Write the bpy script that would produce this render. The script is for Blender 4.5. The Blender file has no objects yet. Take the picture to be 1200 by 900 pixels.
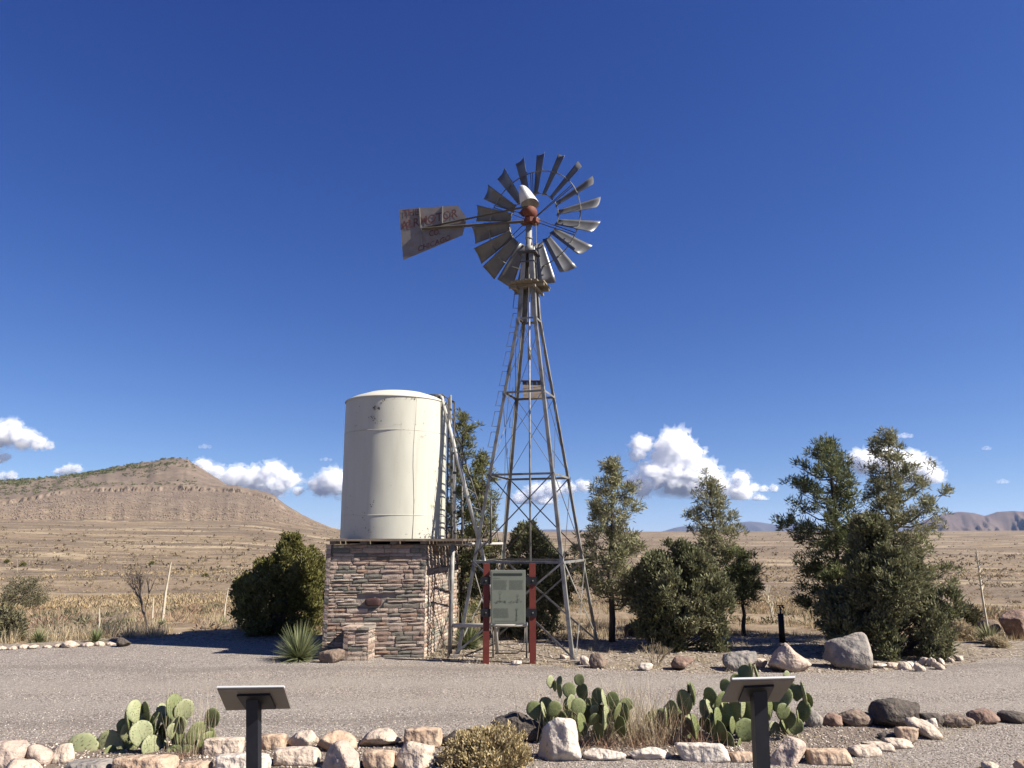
import bpy, math, random
import numpy as np
from mathutils import Vector, Matrix
random.seed(7); RNG = np.random.default_rng(7)
S = bpy.context.scene
COL = S.collection
R = math.radians
# ------------------------------------------------------------------ camera, sky, sun, exposure
EYE = 1.7; PITCH = math.atan(0.2); CP, SP = math.cos(PITCH), math.sin(PITCH)
cam_d = bpy.data.cameras.new("camera"); cam = bpy.data.objects.new("camera", cam_d); COL.objects.link(cam)
cam.location = (0, 0, EYE); cam.rotation_euler = (math.pi/2 + PITCH, 0, 0)
cam_d.sensor_width = 36; cam_d.lens = 27; cam_d.clip_end = 60000; cam_d.clip_start = 0.1
S.camera = cam
SUN_AZ = 17.0      # degrees from +X towards the camera (-Y)
SUN_EL = 42.0
sun_dir = Vector((math.cos(R(SUN_EL))*math.cos(R(SUN_AZ)), -math.cos(R(SUN_EL))*math.sin(R(SUN_AZ)), math.sin(R(SUN_EL))))
W = bpy.data.worlds.new("World"); S.world = W; W.use_nodes = True
nt = W.node_tree; bg = nt.nodes['Background']
sky = nt.nodes.new('ShaderNodeTexSky'); sky.sky_type = 'NISHITA'; sky.sun_disc = False
sky.sun_elevation = R(SUN_EL); sky.sun_rotation = R(90 + SUN_AZ)
sky.altitude = 1500; sky.air_density = 1.0; sky.dust_density = 0.25; sky.ozone_density = 3.0
# deep saturated blue of the high dry air: red and green fall off faster towards the zenith than blue
sep = nt.nodes.new('ShaderNodeSeparateColor'); com = nt.nodes.new('ShaderNodeCombineColor')
for i_, (k_, g_) in enumerate(((.35, 1.75), (.405, 1.49), (1.0, 1.02))):
    pw_ = nt.nodes.new('ShaderNodeMath'); pw_.operation = 'POWER'; pw_.inputs[1].default_value = g_; nt.links.new(sep.outputs[i_], pw_.inputs[0])
    mu_ = nt.nodes.new('ShaderNodeMath'); mu_.operation = 'MULTIPLY'; mu_.inputs[1].default_value = k_; nt.links.new(pw_.outputs[0], mu_.inputs[0])
    mn_ = nt.nodes.new('ShaderNodeMath'); mn_.operation = 'MINIMUM'; mn_.inputs[1].default_value = 12.0; nt.links.new(mu_.outputs[0], mn_.inputs[0]); nt.links.new(mn_.outputs[0], com.inputs[i_])
# the sky is read a little above each direction: the clear dry air shows no yellow band at the horizon
tcs = nt.nodes.new('ShaderNodeTexCoord'); vm = nt.nodes.new('ShaderNodeVectorMath'); vm.operation = 'MULTIPLY_ADD'
vm.inputs[1].default_value = (1, 1, .95); vm.inputs[2].default_value = (0, 0, .05); nt.links.new(tcs.outputs['Generated'], vm.inputs[0])
vn = nt.nodes.new('ShaderNodeVectorMath'); vn.operation = 'NORMALIZE'; nt.links.new(vm.outputs[0], vn.inputs[0]); nt.links.new(vn.outputs[0], sky.inputs['Vector'])
nt.links.new(sky.outputs[0], sep.inputs[0]); nt.links.new(com.outputs[0], bg.inputs['Color'])
bg.inputs['Strength'].default_value = 0.050
sl = bpy.data.lights.new("sun", 'SUN'); sl.energy = 5.0; sl.angle = R(0.53); sl.color = (1.0, 0.94, 0.84)
so = bpy.data.objects.new("sun", sl); COL.objects.link(so)
so.rotation_euler = sun_dir.to_track_quat('Z', 'Y').to_euler(); so.location = (20, -10, 30)
S.view_settings.view_transform = 'Standard'; S.view_settings.look = 'None'
S.view_settings.exposure = 1.24; S.view_settings.gamma = 1.0
S.render.engine = 'CYCLES'
S.cycles.use_denoising = True; S.cycles.max_bounces = 12; S.cycles.volume_bounces = 12
S.cycles.transparent_max_bounces = 16; S.cycles.use_adaptive_sampling = True

# ------------------------------------------------------------------ where things stand
def ray(x, y):
    xc = (x-600)/900; yc = (450-y)/900
    return Vector((xc, CP - yc*SP, SP + yc*CP))
def slope(y):
    r = ray(600, y); return r.z/r.y
def ground(x, y, z=0.0):
    r = ray(x, y); t = (z-EYE)/r.z; return Vector((r.x*t, r.y*t, z))
def at(x, y, D):
    r = ray(x, y); t = D/r.y; return Vector((r.x*t, D, EYE + r.z*t))
def on_plane(x, y, p0, n):
    r = ray(x, y); o = Vector((0, 0, EYE)); t = (p0-o).dot(n)/r.dot(n); return o + r*t
def mpp(D, z=0.8):      # metres per photo pixel at distance D
    return (D*CP + (z-EYE)*SP)/900

# ------------------------------------------------------------------ numpy noise
def _hash(ix, iy, iz, seed):
    h = (ix.astype(np.int64)*374761393 + iy.astype(np.int64)*668265263 + iz.astype(np.int64)*2147483647 + seed*1274126177) & 0xffffffff
    h = ((h ^ (h >> 13))*1274126177) & 0xffffffff
    h = (h ^ (h >> 16)) & 0xffffffff
    return h/4294967295.0
def vnoise(p, seed=0):
    p = np.asarray(p, float); i = np.floor(p); f = p-i; f = f*f*(3-2*f)
    x, y, z = i[..., 0], i[..., 1], i[..., 2]; r = 0
    for a in (0, 1):
        for b in (0, 1):
            for c in (0, 1):
                w = (f[..., 0] if a else 1-f[..., 0])*(f[..., 1] if b else 1-f[..., 1])*(f[..., 2] if c else 1-f[..., 2])
                r = r + w*_hash(x+a, y+b, z+c, seed)
    return r*2-1
def fbm(p, octs=4, seed=0):
    p = np.asarray(p, float); r = 0; a = 1.0
    for k in range(octs):
        r = r + a*vnoise(p, seed+k); p = p*2.03+17.3; a *= .5
    return r

# ------------------------------------------------------------------ materials
TONE = .765     # scales every base colour down, so sky fill is weaker against the sun
def mat(name, base, rough=.85, layers=(), bump=(), metallic=0.0, coord='Object', translucent=0.0, rand=0.0, spec=.3, obj_ramp=None):
    """layers: (scale, colour, lo, hi[, (sx,sy,sz)]); bump: (scale, strength, distance)"""
    m = bpy.data.materials.new(name); m.use_nodes = True; t = m.node_tree; N = t.nodes; L = t.links
    base = tuple(c*TONE for c in base); layers = [(l_[0], tuple(c*TONE for c in l_[1])) + tuple(l_[2:]) for l_ in layers]
    if obj_ramp: obj_ramp = [tuple(c*TONE for c in q_) for q_ in obj_ramp]
    b = N['Principled BSDF']; b.inputs['Roughness'].default_value = rough; b.inputs['Metallic'].default_value = metallic
    b.inputs['Specular IOR Level'].default_value = spec
    if coord == 'Object':
        tc = N.new('ShaderNodeTexCoord'); co = tc.outputs['Object']
    else:
        tc = N.new('ShaderNodeNewGeometry'); co = tc.outputs['Position']
    rgb = N.new('ShaderNodeRGB'); rgb.outputs[0].default_value = (*base, 1); cur = rgb.outputs[0]
    if obj_ramp:
        oi = N.new('ShaderNodeObjectInfo'); ge = N.new('ShaderNodeNewGeometry')
        ad = N.new('ShaderNodeMath'); ad.operation = 'ADD'; L.new(oi.outputs['Random'], ad.inputs[0]); L.new(ge.outputs['Random Per Island'], ad.inputs[1])
        fr = N.new('ShaderNodeMath'); fr.operation = 'FRACT'; L.new(ad.outputs[0], fr.inputs[0])
        cr = N.new('ShaderNodeValToRGB'); cr.color_ramp.interpolation = 'CONSTANT'
        el = cr.color_ramp.elements
        while len(el) < len(obj_ramp): el.new(0.5)
        for i, c in enumerate(obj_ramp): el[i].position = i/len(obj_ramp); el[i].color = (*c, 1)
        L.new(fr.outputs[0], cr.inputs[0]); cur = cr.outputs[0]
    for ly in layers:
        sc, col, lo, hi = ly[:4]; src = co
        if len(ly) > 4:
            mp = N.new('ShaderNodeMapping'); mp.inputs['Scale'].default_value = ly[4]; L.new(co, mp.inputs[0]); src = mp.outputs[0]
        kind = ly[5] if len(ly) > 5 else 'noise'
        if kind == 'dots':
            nz = N.new('ShaderNodeTexVoronoi'); nz.inputs['Scale'].default_value = sc; nz.inputs['Randomness'].default_value = .35; L.new(src, nz.inputs['Vector']); fac = nz.outputs['Distance']
        elif kind == 'voronoi':
            nz = N.new('ShaderNodeTexVoronoi'); nz.inputs['Scale'].default_value = sc; L.new(src, nz.inputs['Vector'])
            sepc = N.new('ShaderNodeSeparateColor'); L.new(nz.outputs['Color'], sepc.inputs[0]); fac = sepc.outputs[0]
        else:
            nz = N.new('ShaderNodeTexNoise'); nz.inputs['Scale'].default_value = sc; nz.inputs['Detail'].default_value = 6
            nz.inputs['Roughness'].default_value = .62
            L.new(src, nz.inputs['Vector']); fac = nz.outputs[0]
        mr = N.new('ShaderNodeMapRange'); mr.inputs[1].default_value = lo; mr.inputs[2].default_value = hi; L.new(fac, mr.inputs[0])
        mx = N.new('ShaderNodeMix'); mx.data_type = 'RGBA'; L.new(mr.outputs[0], mx.inputs[0]); L.new(cur, mx.inputs[6]); mx.inputs[7].default_value = (*col, 1)
        cur = mx.outputs[2]
    if rand:
        ge = N.new('ShaderNodeNewGeometry'); mr = N.new('ShaderNodeMapRange'); L.new(ge.outputs['Random Per Island'], mr.inputs[0])
        mr.inputs[3].default_value = 1-rand; mr.inputs[4].default_value = 1+rand
        hv = N.new('ShaderNodeHueSaturation'); L.new(mr.outputs[0], hv.inputs['Value']); L.new(cur, hv.inputs['Color']); cur = hv.outputs[0]
    L.new(cur, b.inputs['Base Color'])
    prev = None
    for (sc, st, di) in bump:
        nz = N.new('ShaderNodeTexNoise'); nz.inputs['Scale'].default_value = sc; nz.inputs['Detail'].default_value = 5; L.new(co, nz.inputs['Vector'])
        bp = N.new('ShaderNodeBump'); bp.inputs['Strength'].default_value = st; bp.inputs['Distance'].default_value = di; L.new(nz.outputs[0], bp.inputs['Height'])
        if prev: L.new(prev, bp.inputs['Normal'])
        prev = bp.outputs[0]
    if prev: L.new(prev, b.inputs['Normal'])
    if translucent:
        tr = N.new('ShaderNodeBsdfTranslucent'); L.new(cur, tr.inputs[0]); ms = N.new('ShaderNodeMixShader'); ms.inputs[0].default_value = translucent
        L.new(b.outputs[0], ms.inputs[1]); L.new(tr.outputs[0], ms.inputs[2]); L.new(ms.outputs[0], N['Material Output'].inputs[0])
    return m

MT = {}
MT['gravel'] = mat('gravel', (.295, .253, .215), .95, [(.45, (.30, .24, .19), .42, .7, (.35, 1.6, 1)), (1.3, (.19, .155, .132), .5, .8), (70, (.085, .072, .064), .60, .80, (1, 1, 1), 'voronoi'), (70, (.56, .50, .45), .88, .95, (1, 1, 1), 'voronoi'), (110, (.40, .355, .315), .80, .9, (1, 1, 1), 'voronoi'), (90, (.08, .068, .062), .55, .72)], [(60, .7, .03), (9, .3, .03)], coord='Position')
_t = MT['gravel'].node_tree; _N, _L = _t.nodes, _t.links; _b = _N['Principled BSDF']; _c = _b.inputs['Base Color'].links[0].from_socket
_g = _N.new('ShaderNodeNewGeometry'); _x = _N.new('ShaderNodeSeparateXYZ'); _L.new(_g.outputs['Position'], _x.inputs[0])
_n = _N.new('ShaderNodeTexNoise'); _n.inputs['Scale'].default_value = .35; _n.inputs['Detail'].default_value = 7; _L.new(_g.outputs['Position'], _n.inputs['Vector'])
for _y, _w, _cc in ((9.55, .55, (.33, .288, .245)), (8.45, .38, (.32, .28, .238)), (10.75, .28, (.155, .13, .11)), (7.75, .22, (.16, .135, .115))):   # packed wheel tracks and the loose ridges beside them
    _a = _N.new('ShaderNodeMath'); _a.operation = 'MULTIPLY_ADD'; _L.new(_n.outputs[0], _a.inputs[0]); _a.inputs[1].default_value = 1.6; _L.new(_x.outputs[1], _a.inputs[2])
    _s = _N.new('ShaderNodeMath'); _s.operation = 'SUBTRACT'; _L.new(_a.outputs[0], _s.inputs[0]); _s.inputs[1].default_value = _y + .8
    _q = _N.new('ShaderNodeMath'); _q.operation = 'ABSOLUTE'; _L.new(_s.outputs[0], _q.inputs[0])
    _m = _N.new('ShaderNodeMapRange'); _L.new(_q.outputs[0], _m.inputs[0]); _m.inputs[1].default_value = _w; _m.inputs[2].default_value = _w*.3; _m.inputs[3].default_value = 0; _m.inputs[4].default_value = .42
    _k = _N.new('ShaderNodeMix'); _k.data_type = 'RGBA'; _L.new(_m.outputs[0], _k.inputs[0]); _L.new(_c, _k.inputs[6]); _k.inputs[7].default_value = (*[v*TONE for v in _cc], 1); _c = _k.outputs[2]
_L.new(_c, _b.inputs['Base Color'])
MT['dirt'] = mat('dirt', (.27, .215, .16), .95, [(1.1, (.19, .15, .11), .45, .75), (20, (.13, .10, .075), .6, .8, (1,1,1), 'voronoi'), (26, (.42, .36, .29), .84, .92, (1,1,1), 'voronoi'), (60, (.12, .09, .07), .56, .75)], [(30, .7, .02)], coord='Position')
MT['bed_soil'] = mat('bed_soil', (.18, .138, .108), .95, [(40, (.38, .32, .26), .52, .72), (70, (.09, .07, .06), .53, .7), (2.5, (.17, .13, .10), .5, .7)], [(40, .9, .03)], coord='Position')
MT['galv'] = mat('galvanised_steel', (.30, .29, .265), .55, [(5, (.17, .16, .145), .45, .62), (2.2, (.24, .19, .14), .6, .8)], [(20, .1, .003)], metallic=.25)
MT['galv_dark'] = mat('dark_weathered_steel', (.10, .095, .09), .55, [(9, (.17, .12, .09), .5, .75)], metallic=.3)
MT['blade'] = mat('galvanised_sail', (.165, .164, .166), .40, [(5, (.115, .114, .116), .45, .7), (11, (.22, .16, .12), .64, .8)], [(6, .15, .005)], metallic=.15, spec=.4)
MT['hood'] = mat('silver_hood', (.62, .62, .60), .4, [(8, (.42, .42, .41), .5, .75)], metallic=.2)
MT['red_iron'] = mat('rusty_red_iron', (.155, .05, .032), .7, [(9, (.16, .045, .025), .45, .6), (16, (.36, .20, .12), .6, .8)], [(15, .3, .01)])
MT['vane'] = mat('vane_sheet', (.245, .225, .215), .7, [(3.5, (.18, .165, .165), .45, .65), (8, (.26, .165, .12), .54, .70), (3.0, (.19, .15, .135), .55, .8)], [(4, .2, .01)], metallic=.1)
MT['letter'] = mat('faded_red_lettering', (.125, .05, .05), .8, [(22, (.22, .165, .155), .52, .70)])
MT['tank'] = mat('cream_tank_paint', (.575, .56, .47), .55, [(1.3, (.515, .50, .415), .45, .75, (2.5, 2.5, .6)), (5.5, (.40, .36, .285), .66, .72), (2.0, (.43, .395, .32), .55, .9, (6, 6, .25)), (7.0, (.13, .115, .10), .735, .745)], [(1.6, .12, .03)])
MT['tank_top'] = mat('cream_tank_roof', (.60, .57, .48), .6, [(3.5, (.60, .56, .46), .5, .75), (9, (.25, .19, .14), .68, .72)], [(2, .15, .02)])
MT['chip'] = mat('bare_metal_chips', (.10, .09, .08), .8, [(12, (.22, .18, .14), .5, .7)])
MT['seam'] = mat('tank_seam', (.50, .46, .38), .7, [(10, (.22, .18, .14), .56, .66)])
MT['wood'] = mat('weathered_wood', (.20, .155, .115), .9, [(3, (.11, .085, .065), .4, .7, (1, 6, 6)), (9, (.30, .25, .20), .55, .8, (1, 6, 6))], [(12, .5, .01)])
MT['wood_grey'] = mat('grey_wood', (.30, .255, .19), .9, [(3, (.17, .14, .10), .4, .7, (1, 5, 5))], [(12, .5, .01)])
STONES = [(0.468, 0.361, 0.292), (0.211, 0.197, 0.162), (0.423, 0.315, 0.257), (0.495, 0.386, 0.304), (0.540, 0.428, 0.340), (0.378, 0.269, 0.217), (0.477, 0.370, 0.296), (0.270, 0.235, 0.194), (0.441, 0.332, 0.265), (0.180, 0.172, 0.142), (0.513, 0.403, 0.324), (0.333, 0.231, 0.182), (0.522, 0.412, 0.332), (0.351, 0.290, 0.237), (0.387, 0.252, 0.178), (0.468, 0.357, 0.280), (0.558, 0.462, 0.371), (0.234, 0.210, 0.170)]
MT['stone'] = mat('ledge_stone', (.4, .33, .29), .9, [(9, (.50, .42, .35), .58, .8), (5, (.14, .12, .10), .54, .70), (22, (.08, .07, .06), .60, .74)], [(14, .8, .02), (50, .5, .006)], obj_ramp=STONES)
MT['mortar'] = mat('mortar', (.28, .235, .20), .95, [(12, (.26, .22, .19), .5, .7)], [(20, .6, .02)])
MT['rock_pale'] = mat('pale_limestone', (.55, .44, .345), .9, [(48, (.19, .15, .12), .60, .70), (11, (.30, .235, .185), .58, .66), (6.76, (.63, .53, .43), .45, .65), (15.6, (.42, .31, .24), .52, .72), (57.2, (.27, .215, .17), .6, .75)], [(3.5, .8, .12), (10.8, 1.0, .04), (30, .6, .012)])
MT['rock_white'] = mat('white_limestone', (.60, .515, .43), .9, [(48, (.19, .15, .12), .60, .70), (11, (.30, .235, .185), .58, .66), (7.8, (.66, .59, .51), .45, .65), (18.2, (.50, .40, .34), .56, .75), (65, (.30, .26, .22), .62, .76)], [(3.5, .8, .12), (12.6, 1.0, .03), (35, .6, .01)])
MT['rock_tan'] = mat('tan_sandstone', (.48, .34, .235), .9, [(48, (.19, .15, .12), .60, .70), (11, (.30, .235, .185), .58, .66), (7.8, (.58, .45, .33), .45, .65), (20.8, (.34, .22, .15), .53, .72), (67.6, (.22, .16, .12), .6, .76)], [(3.5, .8, .12), (12.6, 1.0, .03), (35, .6, .01)])
MT['rock_pink'] = mat('pinkish_rhyolite', (.47, .37, .30), .9, [(48, (.19, .15, .12), .60, .70), (11, (.30, .235, .185), .58, .66), (7.8, (.54, .43, .36), .45, .65), (18.2, (.33, .23, .185), .53, .7), (67.6, (.18, .14, .12), .6, .76)], [(3.5, .8, .12), (10.8, 1.0, .04), (35, .6, .01)])
MT['rock_grey'] = mat('grey_boulder', (.25, .225, .20), .9, [(48, (.19, .15, .12), .60, .70), (11, (.30, .235, .185), .58, .66), (5.72, (.42, .355, .30), .48, .62), (23.4, (.19, .175, .165), .5, .7)], [(3.5, .8, .12), (12.6, 1.0, .03), (30, .5, .01)])
MT['rock_dark'] = mat('dark_volcanic', (.095, .078, .066), .95, [(10.4, (.16, .13, .105), .5, .7), (57.2, (.035, .03, .028), .56, .66)], [(25.2, 1.0, .03), (40, .7, .012)])
MT['rock_brown'] = mat('brown_rock', (.225, .165, .125), .95, [(48, (.19, .15, .12), .60, .70), (11, (.30, .235, .185), .58, .66), (10.4, (.31, .235, .18), .5, .7), (46.8, (.11, .08, .065), .55, .7)], [(3.5, .8, .12), (18, 1.0, .03), (40, .6, .01)])
MT['rock_red'] = mat('reddish_rock', (.23, .15, .115), .95, [(48, (.19, .15, .12), .60, .70), (11, (.30, .235, .185), .58, .66), (10.4, (.37, .25, .19), .5, .7), (46.8, (.12, .08, .065), .55, .7)], [(3.5, .8, .12), (18, 1.0, .03), (40, .6, .01)])
MT['bark'] = mat('dark_bark', (.075, .058, .045), .95, [(9, (.14, .11, .085), .5, .7, (3, 3, .6))], [(20, .8, .02)])
MT['bark_grey'] = mat('grey_bark', (.17, .14, .115), .95, [(9, (.09, .075, .06), .5, .7, (3, 3, .6))], [(20, .8, .02)])
def leafm(n, c, c2, c3, tr=.25, rand=.35, sc=1.7): return mat(n, c, .7, [(sc, c2, .42, .62), (sc*2.3, c3, .55, .72)], coord='Position', translucent=tr, rand=rand, spec=.25)
MT['pine'] = leafm('pine_needles', (.185, .19, .072), (.23, .225, .098), (.125, .135, .052))
MT['pine_light'] = leafm('pale_pine_needles', (.25, .245, .125), (.31, .29, .17), (.165, .17, .078))
MT['pine_dark'] = leafm('dark_pine_needles', (.13, .145, .058), (.17, .18, .078), (.09, .105, .045))
MT['juniper'] = leafm('juniper_sprays', (.165, .16, .05), (.215, .20, .07), (.10, .105, .036))
MT['juniper_g'] = leafm('grey_juniper_sprays', (.17, .172, .085), (.225, .215, .118), (.105, .115, .055))
MT['sotol'] = leafm('sotol_leaves', (.20, .225, .10), (.27, .28, .14), (.13, .15, .065), .15, .3, 4)
MT['cactus'] = mat('cactus_pad', (.16, .185, .068), .6, [(5, (.215, .23, .095), .45, .65), (2.3, (.115, .145, .06), .5, .7), (13, (.27, .24, .10), .66, .76), (10, (.075, .06, .03), .26, .15, (1, 1, 1), 'dots')], [(9, .25, .012)], spec=.35, translucent=.06)
MT['cactus_sunlit'] = mat('sunlit_cactus_pad', (.30, .32, .165), .6, [(5, (.36, .36, .20), .45, .65), (13, (.33, .27, .13), .66, .76), (10, (.10, .08, .045), .26, .15, (1, 1, 1), 'dots')], [(9, .25, .012)], spec=.35, translucent=.06)  # lighter copy of cactus: sunlight put into the colour of sun-facing pads
MT['areole'] = mat('cactus_spines', (.11, .085, .045), .8)
MT['spine'] = mat('pale_spines', (.55, .48, .33), .8)
MT['straw'] = mat('dry_straw', (.56, .46, .30), .8, [(2.5, (.66, .57, .40), .45, .65), (6, (.33, .235, .14), .55, .7)], coord='Position', translucent=.3, rand=.35)
MT['straw_red'] = mat('reddish_straw', (.33, .20, .13), .8, [(5, (.44, .33, .22), .45, .65)], coord='Position', translucent=.2, rand=.35)
MT['grass'] = mat('plains_grass', (.42, .31, .165), .85, [(.10, (.47, .375, .245), .42, .6), (.6, (.25, .18, .11), .5, .68)], coord='Position', translucent=.25, rand=.35)
MT['scrub'] = leafm('scrub_leaves', (.125, .115, .062), (.175, .155, .09), (.085, .085, .042), .15, .4, .8)
MT['rabbit'] = mat('straw_yellow_shrub', (.43, .335, .17), .85, [(14, (.58, .47, .27), .45, .65), (9, (.27, .19, .095), .52, .7)], coord='Position', translucent=.2, rand=.4)
MT['twig'] = mat('bare_twigs', (.21, .165, .13), .9)
MT['stalk'] = mat('bleached_stalk', (.60, .53, .40), .85, [(10, (.42, .35, .26), .5, .7)])
MT['black'] = mat('black_steel', (.010, .011, .016), .5, [(6, (.018, .019, .024), .5, .7)], spec=.35)
MT['black_plate'] = mat('black_plate', (.013, .013, .015), .5)
MT['panel_back'] = mat('panel_back', (.20, .172, .145), .55, [(3, (.175, .15, .128), .45, .7)])
MT['panel_edge'] = mat('panel_edge', (.62, .62, .62), .4)
MT['post_red'] = mat('red_sign_post', (.17, .033, .022), .6, [(6, (.13, .026, .018), .45, .7), (20, (.22, .07, .05), .62, .72)], [(12, .3, .004)])
MT['sign'] = mat('sign_face', (.20, .215, .165), .4, [(4, (.18, .195, .15), .45, .7)], spec=.4)
MT['sign_frame'] = mat('sign_frame', (.25, .25, .21), .5)
MT['print'] = mat('grey_print', (.105, .115, .09), .6)
MT['print_dark'] = mat('dark_print', (.03, .036, .03), .6)
MT['plaque'] = mat('brown_plaque', (.055, .026, .024), .6, [(12, (.11, .06, .05), .5, .7)], [(15, .5, .004)])
MT['pvc'] = mat('white_pipe', (.50, .48, .43), .5, [(6, (.45, .43, .39), .5, .7)])

# ------------------------------------------------------------------ mesh building
class MB:
    def __init__(s): s.v = []; s.f = []; s.n = 0
    def add(s, V, F):
        V = np.asarray(V, float).reshape(-1, 3); s.v.append(V); n = s.n
        for f in F: s.f.append([i+n for i in f])
        s.n += len(V); return s
    def bar(s, p0, p1, w, d, up=(0, 0, 1), w1=None, d1=None):
        p0, p1 = Vector(p0), Vector(p1); z = (p1-p0).normalized(); u = Vector(up)
        if abs(z.dot(u.normalized())) > .98: u = Vector((1, 0, 0))
        x = z.cross(u).normalized(); y = x.cross(z).normalized(); V = []
        for p, ww, dd in ((p0, w, d), (p1, w1 or w, d1 or d)):
            for a, b in ((-1, -1), (1, -1), (1, 1), (-1, 1)): V.append(p + x*a*ww/2 + y*b*dd/2)
        return s.add([tuple(v) for v in V], [(0, 3, 2, 1), (4, 5, 6, 7), (0, 1, 5, 4), (1, 2, 6, 5), (2, 3, 7, 6), (3, 0, 4, 7)])
    def tube(s, pts, r, n=8, cap=True):
        pts = [Vector(p) for p in pts]; rs = r if hasattr(r, '__len__') else [r]*len(pts); V = []; F = []
        for i, p in enumerate(pts):
            t = (pts[min(i+1, len(pts)-1)]-pts[max(i-1, 0)]).normalized()
            u = Vector((0, 0, 1)) if abs(t.z) < .9 else Vector((1, 0, 0))
            x = t.cross(u).normalized(); y = t.cross(x).normalized()
            for k in range(n):
                a = 2*math.pi*k/n; V.append(tuple(p + (x*math.cos(a)+y*math.sin(a))*rs[i]))
        for i in range(len(pts)-1):
            for k in range(n):
                a = i*n+k; b = i*n+(k+1) % n; F.append((a, a+n, b+n, b))
        if cap: F.append(tuple(range(n))); F.append(tuple(reversed(range((len(pts)-1)*n, len(pts)*n))))
        return s.add(V, F)
    def angle(s, p0, p1, inward, w=.05, t=.006, w1=None):
        """L-section bar from p0 to p1, its two flanges spread to either side of the inward direction"""
        p0, p1 = Vector(p0), Vector(p1); z = (p1-p0).normalized(); i = Vector(inward); i = (i - z*i.dot(z)).normalized()
        sd = z.cross(i).normalized(); w1 = w1 or w
        for q in (-1, 1):
            f = (i + sd*q).normalized(); nrm = z.cross(f).normalized()
            V = []
            for p, ww in ((p0, w), (p1, w1)):
                for a, b in ((0, -1), (1, -1), (1, 1), (0, 1)): V.append(tuple(p + f*a*ww + nrm*b*t/2))
            s.add(V, [(0, 3, 2, 1), (4, 5, 6, 7), (0, 1, 5, 4), (1, 2, 6, 5), (2, 3, 7, 6), (3, 0, 4, 7)])
        return s
    def lathe(s, c, prof, n=48):
        V = []; F = []; c = Vector(c)
        for (r, z) in prof:
            for k in range(n): a = 2*math.pi*k/n; V.append((c.x+r*math.cos(a), c.y+r*math.sin(a), c.z+z))
        for i in range(len(prof)-1):
            for k in range(n): a = i*n+k; b = i*n+(k+1) % n; F.append((a, b, b+n, a+n))
        return s.add(V, F)
def mesh_data(name, V, F, m, smooth=False):
    me = bpy.data.meshes.new(name)
    V = np.ascontiguousarray(V, dtype=np.float32)
    if isinstance(F, np.ndarray):
        nf, k = F.shape
        me.vertices.add(len(V)); me.vertices.foreach_set('co', V.ravel())
        me.loops.add(nf*k); me.loops.foreach_set('vertex_index', np.ascontiguousarray(F, dtype=np.int32).ravel())
        me.polygons.add(nf); me.polygons.foreach_set('loop_start', np.arange(0, nf*k, k, dtype=np.int32))
        me.update(calc_edges=True)
    else:
        me.from_pydata(V.tolist(), [], [list(f) for f in F]); me.update()
    if smooth: me.polygons.foreach_set('use_smooth', [True]*len(me.polygons))
    if isinstance(m, (list, tuple)):
        for x in m: me.materials.append(x)
    else: me.materials.append(m)
    return me
def wloc(o):
    p = Vector(o.location)
    while o.parent: o = o.parent; p = p + o.location
    return p
def obj(name, mb, m, parent=None, smooth=False, origin=None):
    if isinstance(mb, MB): V = np.concatenate(mb.v); F = mb.f
    else: V, F = mb
    V = np.asarray(V, float)
    if parent is not None: o0 = wloc(parent)
    else: o0 = Vector(origin) if origin is not None else Vector((0, 0, 0))
    me = mesh_data(name, V - np.array(o0), F, MT[m] if isinstance(m, str) else m, smooth)
    o = bpy.data.objects.new(name, me); COL.objects.link(o)
    if parent is not None: o.parent = parent
    else: o.location = o0
    return o
def tag(o, label=None, cat=None, group=None, kind=None):
    if label: o['label'] = label
    if cat: o['category'] = cat
    if group: o['group'] = group
    if kind: o['kind'] = kind
    return o
def thing(name, loc, label, cat, group=None):
    o = bpy.data.objects.new(name, None); COL.objects.link(o); o.location = loc; o.empty_display_size = .2
    return tag(o, label, cat, group)
def struct(name, mb, m, smooth=False):
    return tag(obj(name, mb, m, None, smooth), kind='structure')
def ico(sub):
    import bmesh
    b = bmesh.new(); bmesh.ops.create_icosphere(b, subdivisions=sub, radius=1)
    V = np.array([v.co[:] for v in b.verts]); F = np.array([[v.index for v in f.verts] for f in b.faces]); b.free(); return V, F
ICO = {k: ico(k) for k in (1, 2, 3, 4)}
def unit(a): return a/np.maximum(np.linalg.norm(a, axis=-1, keepdims=True), 1e-9)

# ------------------------------------------------------------------ terrain
def interp(x, tab): return np.interp(x, [t[0] for t in tab], [t[1] for t in tab])
D_TAB = [(0, 0), (14, 0), (20, -.12), (30, -.75), (50, -2.2), (100, -5), (250, -6.8), (500, -4.2), (1000, 2.5), (1600, 11.5), (2500, 20), (5000, 20), (40000, 20)]
CREST = [(-700, 610), (-300, 575), (-200, 566), (-60, 563), (0, 563), (60, 558), (100, 553), (150, 543), (180, 538.5), (190, 536.5), (212, 537), (217, 542), (226, 547), (262, 568), (318, 573.5), (330, 582), (360, 598), (395, 613), (430, 623), (480, 640), (2000, 660)]
RIM = [(-700, 622), (-300, 606), (-150, 596), (0, 585), (75, 573.5), (120, 570), (200, 569), (262, 571), (318, 575.5), (330, 584), (395, 614), (430, 624), (480, 640), (2000, 660)]
def slope_np(y):
    yc = (450-np.asarray(y, float))/900; return (SP+yc*CP)/(CP-yc*SP)
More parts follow.
